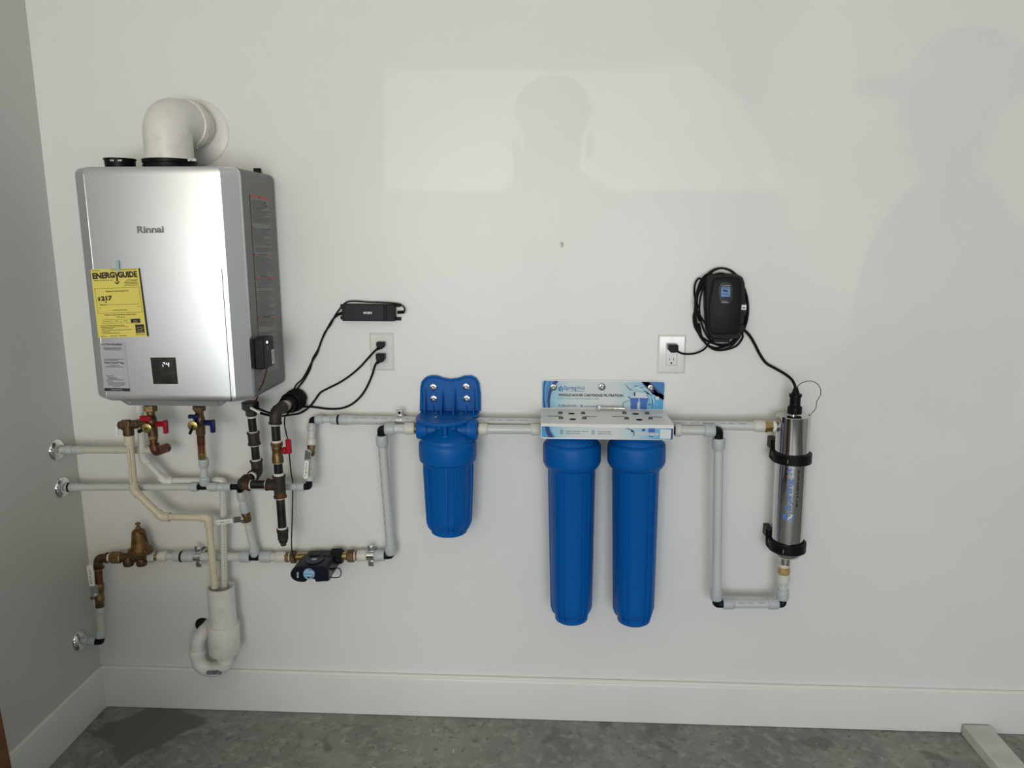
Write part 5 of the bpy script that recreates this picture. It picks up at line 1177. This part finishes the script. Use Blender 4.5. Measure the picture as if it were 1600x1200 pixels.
# clamps
for yc_, lab in ((713, 'upper black clamp ring'), (851, 'lower black clamp ring')):
    c = P(1240+(1228.5-1240)*(yc_-648.5)/(871-648.5), yc_, dU); r = ru+.0015 if yc_ > 800 else rh+.001; hgt = .0165; th = .0085
    seg_ = 44; rs = []
    for i in range(seg_+1):
        q = math.radians(-150-12+ i*(324-0)/seg_+ -0); q = math.radians(108+i*(324)/seg_)     # gap at the rear
        o_ = V((math.cos(q), math.sin(q), 0))
        rs.append([c+o_*r-ax*hgt, c+o_*(r+th)-ax*hgt*.9, c+o_*(r+th)+ax*hgt*.9, c+o_*r+ax*hgt])
    cl = obj('clamp', M().rings(rs), blk, uv, smooth=30, bevel=.001, label=lab)
    ft = P(1200 if yc_ > 800 else 1207.3, yc_-20, .03)
    obj('clamp_foot', M().prism([V((ft.x-.011, -.0, ft.z+.014)), V((ft.x+.006, -.0, ft.z+.014)), V((ft.x+.006, -.05, ft.z+.006)), V((ft.x+.018, -.075, c.z+.012)), V((ft.x+.016, -.085, c.z-.016)), V((ft.x-.004, -.055, c.z-.008)), V((ft.x-.011, -.045, ft.z-.012))], (0, 0, 0)) if False else
        M().box((ft.x, -.030, ft.z+.002), (.018, .060, .034)).prism([V((ft.x-.009, -.058, ft.z+.018)), V((ft.x+.009, -.058, ft.z+.018)), V((c.x-r-.002, -.078, c.z+.014)), V((c.x-r+.002, -.090, c.z-.0155)), V((c.x-r-.012, -.085, c.z-.010)), V((ft.x-.009, -.060, ft.z-.014))], (0, .022, 0)), blk, cl, bevel=.0015)
    obj('clamp_base', M().box((c.x, -.010, c.z), (.06, .020, .028)), blk, cl, bevel=.001)
    fcp = c+vc_*(r+th)+V((-.010, 0, 0)); obj('clamp_mark', M().box(fcp+vc_*.0003, (.0022, .001, .012)), mat('embossed_grey', (.22, .22, .22), .5), cl)
# lamp connector
t = thing('lamp_connector', 'black screw-on connector plugged into the top of the steel chamber', 'connector', a)
k0 = P(1241.3, 646, dU); k1 = P(1243.6, 605, dU); L = (k1-k0).length
m = M().lathe(k0, k1, [(0, .0195), (0, .0208), (L*.25, .0208), (L*.28, .0185), (L*.31, .0160), (L*.63, .0158), (L*.65, .0190), (L*.74, .0190), (L*.76, .0120), (L*.82, .0105), (L, .0058)], 28, mod=lambda t_, r, q: r*(1+.03*math.cos(q*14)) if r > .02 else r)
obj('connector_body', m, rub, t)
# controller
uc = thing('lamp_controller', 'black wall mounted controller with a small blue screen and a cord looped around', 'controller', P(1132, 528, 0))
BOc = [(1099, 440), (1102, 431), (1111, 427.5), (1135, 427), (1150, 428), (1157, 432), (1160, 441), (1161.5, 470), (1159, 500), (1156, 519), (1150, 527), (1137, 529), (1118, 529), (1107, 526), (1102, 515), (1099, 480)]
bpts = [P(x, y, .012) for x, y in BOc]; cen = sum(bpts, V((0, 0, 0)))/len(bpts)
rs = []
for s, y in ((.94, -.004), (1.0, -.012), (1.0, -.030), (.985, -.042), (.95, -.050)):
    rs.append([V((cen.x+(p.x-cen.x)*s, y, cen.z+(p.z-cen.z)*s)) for p in bpts])
obj('housing', M().rings(rs), mat('controller_black', (.010, .011, .0115), .5, spec=.2, bump=.1, bscale=700), uc, smooth=50, bevel=0)
BF = [(1113, 440), (1117, 434), (1135, 432), (1154, 434), (1158, 441), (1158.5, 480), (1155, 515), (1151, 522), (1130, 523), (1112, 522), (1108, 515), (1106, 480)]
bp2 = [P(x, y, .050) for x, y in BF]; cen = sum(bp2, V((0, 0, 0)))/len(bp2)
obj('front_cover', M().rings([[V((cen.x+(p.x-cen.x)*s, y, cen.z+(p.z-cen.z)*s)) for p in bp2] for s, y in ((1.02, -.046), (1, -.052), (.97, -.056), (.9, -.0585))]), MATS['controller_black'], uc, smooth=50)
bz_ = [P(1134+dx, 458.5+dy, .060) for dx, dy in ((-8, -17), (0, -18), (8, -17), (11.5, -10), (12, 2), (10, 13), (6, 17.5), (-6, 17.5), (-10, 13), (-12, 2), (-11.5, -10))]
bez = obj('screen_bezel', M().prism(bz_, (0, .006, 0)), mat('bezel_black', (.004, .004, .005), .15), uc, bevel=.001, smooth=20)
sf = pl(.0612)
scr = obj('screen', M().poly([sf(*p) for p in ((1127, 448.5), (1141, 449), (1141, 464), (1126.5, 463.5))]), mat('screen_blue', (.05, .12, .26), .3, emit=((.10, .26, .62), .22)), bez, smooth=0)
m = M(); s2_ = pl(.0618); m.poly([s2_(*p) for p in ((1129.5, 454), (1131, 452), (1134, 453.2), (1137.5, 453.5), (1137, 456.3), (1133, 455.8), (1130, 455.2))]); bars(m, s2_, [(1129, 1138, 460, 0), (1129, 1139, 450.8, 0)], .9); m.poly([s2_(*p) for p in ((1138, 461), (1139, 461), (1139, 462.4), (1138, 462.4))]); obj('screen_symbols', m, inkm, scr, smooth=0)
m = M(); bars(m, sf, [(1127.5, 1139, 473, 0)], .9, seed=4); bars(m, sf, [(1131, 1141, 447, 0)], .9, seed=4); m.poly([sf(1129, 447.6), sf(1130.2, 447.6), sf(1129.6, 444.8)]); bars(m, sf, [(1128, 1136, 470.8, 0)], .5, seed=5); obj('bezel_print', m, mat('bezel_print', (.5, .52, .55), .5), bez, smooth=0)
m = M()
for i in range(7): m.box(P(1117.5-.3*i+.6*abs(3-i)*.0, 487+i*5, .0575), (.011, .002, .0012))
obj('grip_ridges', m, MATS['controller_black'], uc, bevel=.0004)
obj('side_connector', M().box(P(1158, 512.5, .045), (.018, .020, .022)), blk, uc, bevel=.0015)
obj('side_clip', M().box(P(1157.5, 481, .040), (.014, .02, .02)), blk, uc, bevel=.001)
o = obj('white_tag', M().box(P(1162.3, 480.3, .052), (.0145, .001, .0150)), wprint, uc); obj('tag_print', M().box(P(1162.3, 481, .0530), (.009, .0006, .003)), inkm, o)
obj('bottom_sockets', M().box(P(1126, 531, .028), (.05, .03, .012)), blk, uc, bevel=.001)
# cords
def loop(cx, cy_, rx, ry, d0, d1, a0, a1, n, rot=0):
    out = []
    for i in range(n+1):
        q = math.radians(a0+(a1-a0)*i/n); x, y = rx*math.cos(q), ry*math.sin(q); r_ = math.radians(rot)
        out.append(P(cx+x*math.cos(r_)-y*math.sin(r_), cy_+x*math.sin(r_)+y*math.cos(r_), d0+(d1-d0)*i/n))
    return out
pc = [P(1058, 549, .022), P(1066, 552.5, .018), P(1078, 553.3, .012), P(1090, 551, .012), P(1101, 545, .02), P(1108, 535, .03), P(1109.5, 524, .036), P(1105, 511, .036), P(1097, 498, .034), P(1089, 484, .032), P(1086, 472, .030), P(1090, 452, .030), P(1096, 437, .028), P(1104, 429, .022)]
pc += loop(1127, 483, 40, 64, .016, .02, 235, 600, 26, 3)
cord('controller_power_cord', 'black cord from the right outlet looped around the controller', 'cord', pc, .0030, n=4)
lc = [P(1163, 505, .030)]+loop(1128, 484, 35, 57, .040, .014, 10, -350, 26, -3)+loop(1124, 486, 38.5, 58, .012, .010, 5, 290, 16, 5)
lc2 = loop(1129, 479, 40, 60, .010, .034, 160, 395, 18, -4)
cord('coiled_lamp_cord', 'coils of black cord hung behind and around the controller', 'cord', lc, .0030, n=3)
cord('outer_cord_loop', 'outer black cord loop arching over the top and right of the controller', 'cord', lc2+[P(1160, 520, .03), P(1160, 528, .02), P(1150, 541, .012), P(1130, 547, .010), P(1113, 545, .010), P(1098, 530, .012), P(1092, 505, .012)], .0032, n=3)
cord('side_cord_loop', 'narrow black cord loop left of the controller', 'cord', [P(1097, 436, .016), P(1091, 435.5, .016), P(1086, 444, .014), P(1085, 458, .012), P(1087, 470, .012), P(1090, 480, .012), P(1084, 492, .010), P(1085, 508, .010), P(1091, 520, .010), P(1100, 529, .012), P(1112, 536, .014), P(1128, 538.5, .016), P(1143, 536, .018), P(1155, 526, .02), P(1158, 515, .03)], .0030)
cord('thick_cord', 'thick black cord curving from the controller down to the lamp connector', 'cord', [P(1156, 512, .042), P(1163, 516, .035), P(1171, 524, .02), P(1179, 537, .012), P(1187, 553, .010), P(1197, 567, .012), P(1212, 576, .025), P(1226, 584, .04), P(1236, 592, .06), P(1241, 600, .078), P(1243.3, 607, dU)], .0045)
cord('ground_wire', 'thin green-black wire arching from the connector to the chamber rim', 'wire', [P(1245, 606, dU), P(1250, 600, dU), P(1259, 596.3, dU), P(1268, 595.5, dU), P(1277, 600, dU), P(1282, 608, dU), P(1282, 617, dU), P(1276, 628, dU), P(1275, 637, dU), P(1270, 644, dU), P(1265, 648, dU)], .0011)

# ------------------------------------------------------------------ floor items
h = .038
A, B = PZ(1504, 1132.3, h), PZ(1542.7, 1129.7, h); C = PZ(1562, 1201, h); d = (C-A); d.z = 0; d.normalize(); n_ = V((-d.y, d.x, 0))
if n_.x < 0: n_ = -n_
w_ = .089
A0 = A; Lb = 1.15
pl_ = [A0, A0+n_*w_, A0+n_*w_+d*Lb, A0+d*Lb]
o = obj('painted_board', M().prism([V((p.x, p.y, 0.001)) for p in pl_], (0, 0, h)), mat('board_paint', (.60, .60, .56), .5, noise=((.52, .52, .48), 12, .45, .65)), smooth=0, bevel=.0025)
tag(o, 'white painted wooden board lying on the concrete floor at lower right', 'board')
q0, q1 = PX(-1, 1105, XL+.05), PX(19, 1201, XL+.05)
q0 = V((XL+.04, -.50, .005)); 
e1p, e2p = PX(0, 1103, XL+.035), PX(19.5, 1203, XL+.035)
dirp = (e1p-e2p).normalized()
bot = e2p+dirp*(-(e2p.z-.003)/dirp.z); topp = bot+dirp*.62
yb = V((0, -.19, 0))
o = obj('leaning_plank', M().prism([bot, topp, topp+yb, bot+yb], (-.022, 0, 0)), mat('brown_wood', (.23, .10, .035), .55, noise=((.15, .06, .02), 14, .4, .65)), smooth=0, bevel=.002)
tag(o, 'orange-brown wooden plank leaning against the left wall at the lower left edge', 'plank')

# ------------------------------------------------------------------ what stands behind the camera (throws the shapes on the upper wall)
LG = V(GL)
def towards(px, py, y, G=None):      # where the line glint -> wall point crosses the plane y
    G = G or LG; w = P(px, py, 0); return w+(G-w)*((y-w.y)/(G.y-w.y))
def skin(name, verts, edges, radii, material, parent, root=0, sub=2):
    me = bpy.data.meshes.new(name); o = bpy.data.objects.new(name, me); COL.objects.link(o)
    org = ORG[parent.name]; ORG[o.name] = org; o.parent = parent
    me.from_pydata([V(v)-org for v in verts], edges, []); me.materials.append(material)
    md = o.modifiers.new('skin', 'SKIN'); md.use_smooth_shade = True
    for i, r in enumerate(radii):
        s = me.skin_vertices[0].data[i]; s.radius = r if isinstance(r, tuple) else (r, r); s.use_root = (i == root)
    sb = o.modifiers.new('sub', 'SUBSURF'); sb.levels = sub; sb.render_levels = sub
    return o
skinm = mat('skin', (.45, .27, .19), .5, trans=.1); shirt = mat('grey_shirt', (.16, .17, .19), .8); jeans = mat('jeans', (.05, .07, .12), .8); capm = mat('cap', (.05, .05, .06), .8); hair = mat('dark_hair', (.03, .02, .015), .7)
def person(name, label, x, y, H, yaw, raised, cap=False):
    t = thing(name, label, 'person', (x, y, 0))
    c_, s_ = math.cos(yaw), math.sin(yaw)
    def T(a, f, z): return V((x+a*c_-f*s_, y+a*s_+f*c_, z*H))      # a: to the figure's right, f: forward (+y when yaw 0), z in heights
    hd_ = [T(0, .01, .845), T(0, .015, .88), T(0, .025, .925), T(0, .02, .965)]
    skin('head', hd_, [(0, 1), (1, 2), (2, 3)], [.054, .058, .092 if cap else (.070, .090), .085 if cap else (.062, .076)], skinm, t)
    m = M().lathe(T(0, .095, .918), T(0, .14, .90), [(0, .010), (.012, .015), (.026, .011)], 12); obj('nose', m, skinm, t)
    for sgn in (-1, 1):
        obj('ear', M().sphere(T(sgn*.078, .005, .915), .026, 12, 8, (.35, .7, 1)), skinm, t)
        obj('eye', M().sphere(T(sgn*.033, .093, .925), .011, 10, 6), wpaint, t)
    obj('mouth', M().box(T(0, .092, .885), (.03, .02, .008)), mat('lips', (.35, .12, .10), .5), t, bevel=.002)
    obj('hair', M().sphere(T(0, -.005, .955), .092, 20, 12, (1.08, 1.05, .80) if cap else (.88, 1.08, .74)), capm if cap else hair, t)
    if cap: obj('cap_brim', M().prism([T(.092*math.cos(a), .04+.15*math.sin(a), .938) for a in [math.pi*i/12 for i in range(13)]], (0, 0, .022)), capm, t, bevel=.003)
    # torso, arms and legs as one body under clothes
    v, e, r = [], [], []
    def add(p, rad, par=None):
        v.append(p); r.append(rad)
        if par is not None: e.append((par, len(v)-1))
        return len(v)-1
    pel = add(T(0, 0, .52), (.165, .12)); wa = add(T(0, 0, .60), (.155, .11), pel); ch = add(T(0, 0, .72), (.18, .12), wa); nk = add(T(0, 0, .805), (.11, .08), ch); add(T(0, .005, .865), .060, nk)
    hands = []
    for sgn in (-1, 1):
        sh_ = add(T(sgn*.185, 0, .785), .068, nk)
        if raised:
            el_ = add(T(sgn*.34, .16, .745), .050, sh_); wr = add(T(sgn*.10, .37, .865), .032, el_)
            hands.append((T(sgn*.10, .37, .865), T(sgn*.055, .44, .895), sgn))
        else:
            el_ = add(T(sgn*.23, .01, .62), .048, sh_); wr = add(T(sgn*.22, .10, .485), .032, el_)
            hands.append((T(sgn*.22, .10, .485), T(sgn*.22, .13, .435), sgn))
        hp = add(T(sgn*.09, 0, .50), .095, pel); kn = add(T(sgn*.10, .02, .285), .062, hp); an = add(T(sgn*.10, -.01, .05), .042, kn); add(T(sgn*.11, .13, .022), .038, an)
    skin('body', v, e, r, shirt, t)
    for wr, tip, sgn in hands:
        d = (tip-wr).normalized(); _, u, w = ortho(d)
        skin('hand', [wr, wr+(tip-wr)*.5, tip], [(0, 1), (1, 2)], [.026, (.036, .018), (.036, .016)], skinm, t, sub=1)
        for k in range(4):
            b0 = tip+u*(k-1.5)*.018; obj('finger', M().tube([b0, b0+d*.03, b0+d*.055+w*.012*sgn, b0+d*(.070-.008*abs(k-1.5))+w*.026*sgn], [.0095, .009, .008, .006], 8), skinm, t)
        b0 = wr+(tip-wr)*.55+u*.03; obj('thumb', M().tube([b0, b0+u*.02+d*.02, b0+u*.026+d*.045], [.011, .010, .007], 8), skinm, t)
    return t
wp_ = towards(865, 110, -2.86)
person('person', 'person in a grey shirt behind the camera with both elbows out, holding up a phone', wp_.x, -2.86, (wp_.z)/.998, 0.0, True)
ph_ = obj('phone', M().box((CAM.x, -2.398, CAM.z), (.15, .008, .075)), blk, bevel=.003); tag(ph_, 'black phone held up in both hands', 'phone')
wq_ = towards(1522, 38, -4.0, V(GL2))
person('person', 'person in a dark cap seen from the side, standing further back to the right', wq_.x, -4.0, (wq_.z)/1.0, math.radians(78), False, True)
# added car-shaped slab, unseen: its hole is cut to shape the glint patch
yv = -6.6
hole = [(600, 108), (700, 107), (865, 111), (1000, 106), (1086, 101), (1150, 150), (1192, 215), (1232, 306), (600, 306)]
hv = [towards(x, y, yv) for x, y in hole]
cxv, czv = sum(p.x for p in hv)/len(hv), sum(p.z for p in hv)/len(hv)
outer = [(-1.9, .45), (-1.9, .95), (-1.0, 1.08), (-.45, 1.62), (1.2, 1.66), (1.9, 1.2), (2.3, 1.1), (2.35, .45)]
vh = thing('vehicle', 'dark car-shaped slab added outside the garage door, its hole shaping the glint', 'vehicle', (0, yv, 0))
def ringfill(inner, outer_, th):
    m = M(); n = 48
    def cast(poly, a):
        best = None; dx, dz = math.cos(a), math.sin(a)
        for i in range(len(poly)):
            (x0, z0), (x1, z1) = poly[i], poly[(i+1) % len(poly)]; x0 -= cxv; x1 -= cxv; z0 -= czv; z1 -= czv
            ex_, ez_ = x1-x0, z1-z0; den = dx*ez_-dz*ex_
            if abs(den) < 1e-9: continue
            tt = (x0*ez_-z0*ex_)/den; ss = (x0*dz-z0*dx)/den
            if tt > 0 and -1e-6 <= ss <= 1+1e-6: best = tt if best is None else min(best, tt)
        return (cxv+dx*best, czv+dz*best)
    angs = sorted([math.atan2(z-czv, x-cxv) for x, z in inner]+[2*math.pi*i/n-math.pi for i in range(n)])
    I = [cast(inner, a) for a in angs]; O = [cast(outer_, a) for a in angs]; k = len(angs)
    vs = [V((x, yv, z)) for x, z in I]+[V((x, yv, z)) for x, z in O]+[V((x, yv-th, z)) for x, z in I]+[V((x, yv-th, z)) for x, z in O]
    fs = []
    for i in range(k):
        j = (i+1) % k; fs += [(i, j, k+j, k+i), (2*k+i, 3*k+i, 3*k+j, 2*k+j), (i, 2*k+i, 2*k+j, j), (k+i, k+j, 3*k+j, 3*k+i)]
    return m.add(vs, fs)
obj('body', ringfill([(p.x, p.z) for p in hv], outer, .06), mat('vehicle_paint', (.05, .06, .08), .3), vh, smooth=0)
for x in (-1.2, 1.6): obj('wheel', M().lathe(V((x, yv+.04, .34)), V((x, yv-.2, .34)), [(0, .2), (0, .36), (.2, .36), (.2, .2)], 32), rub, vh)
# unseen wooden block added by the left wall to shade the lower corner
t = thing('workbench', 'plain brown wooden block added out of frame along the left wall to shade the corner', 'workbench', (-1.2, -1.8, 0))
bw = mat('bench_wood', (.10, .065, .04), .6)
obj('worktop', M().box((-1.2, -2.10, .965), (.70, 1.1, .035)), bw, t, bevel=.003)
for y in (-1.60, -2.60): obj('side_panel', M().box((-1.2, y, .483), (.66, .025, .966)), bw, t)
obj('front_panel', M().box((-.885, -2.10, .483), (.02, .97, .9)), bw, t)
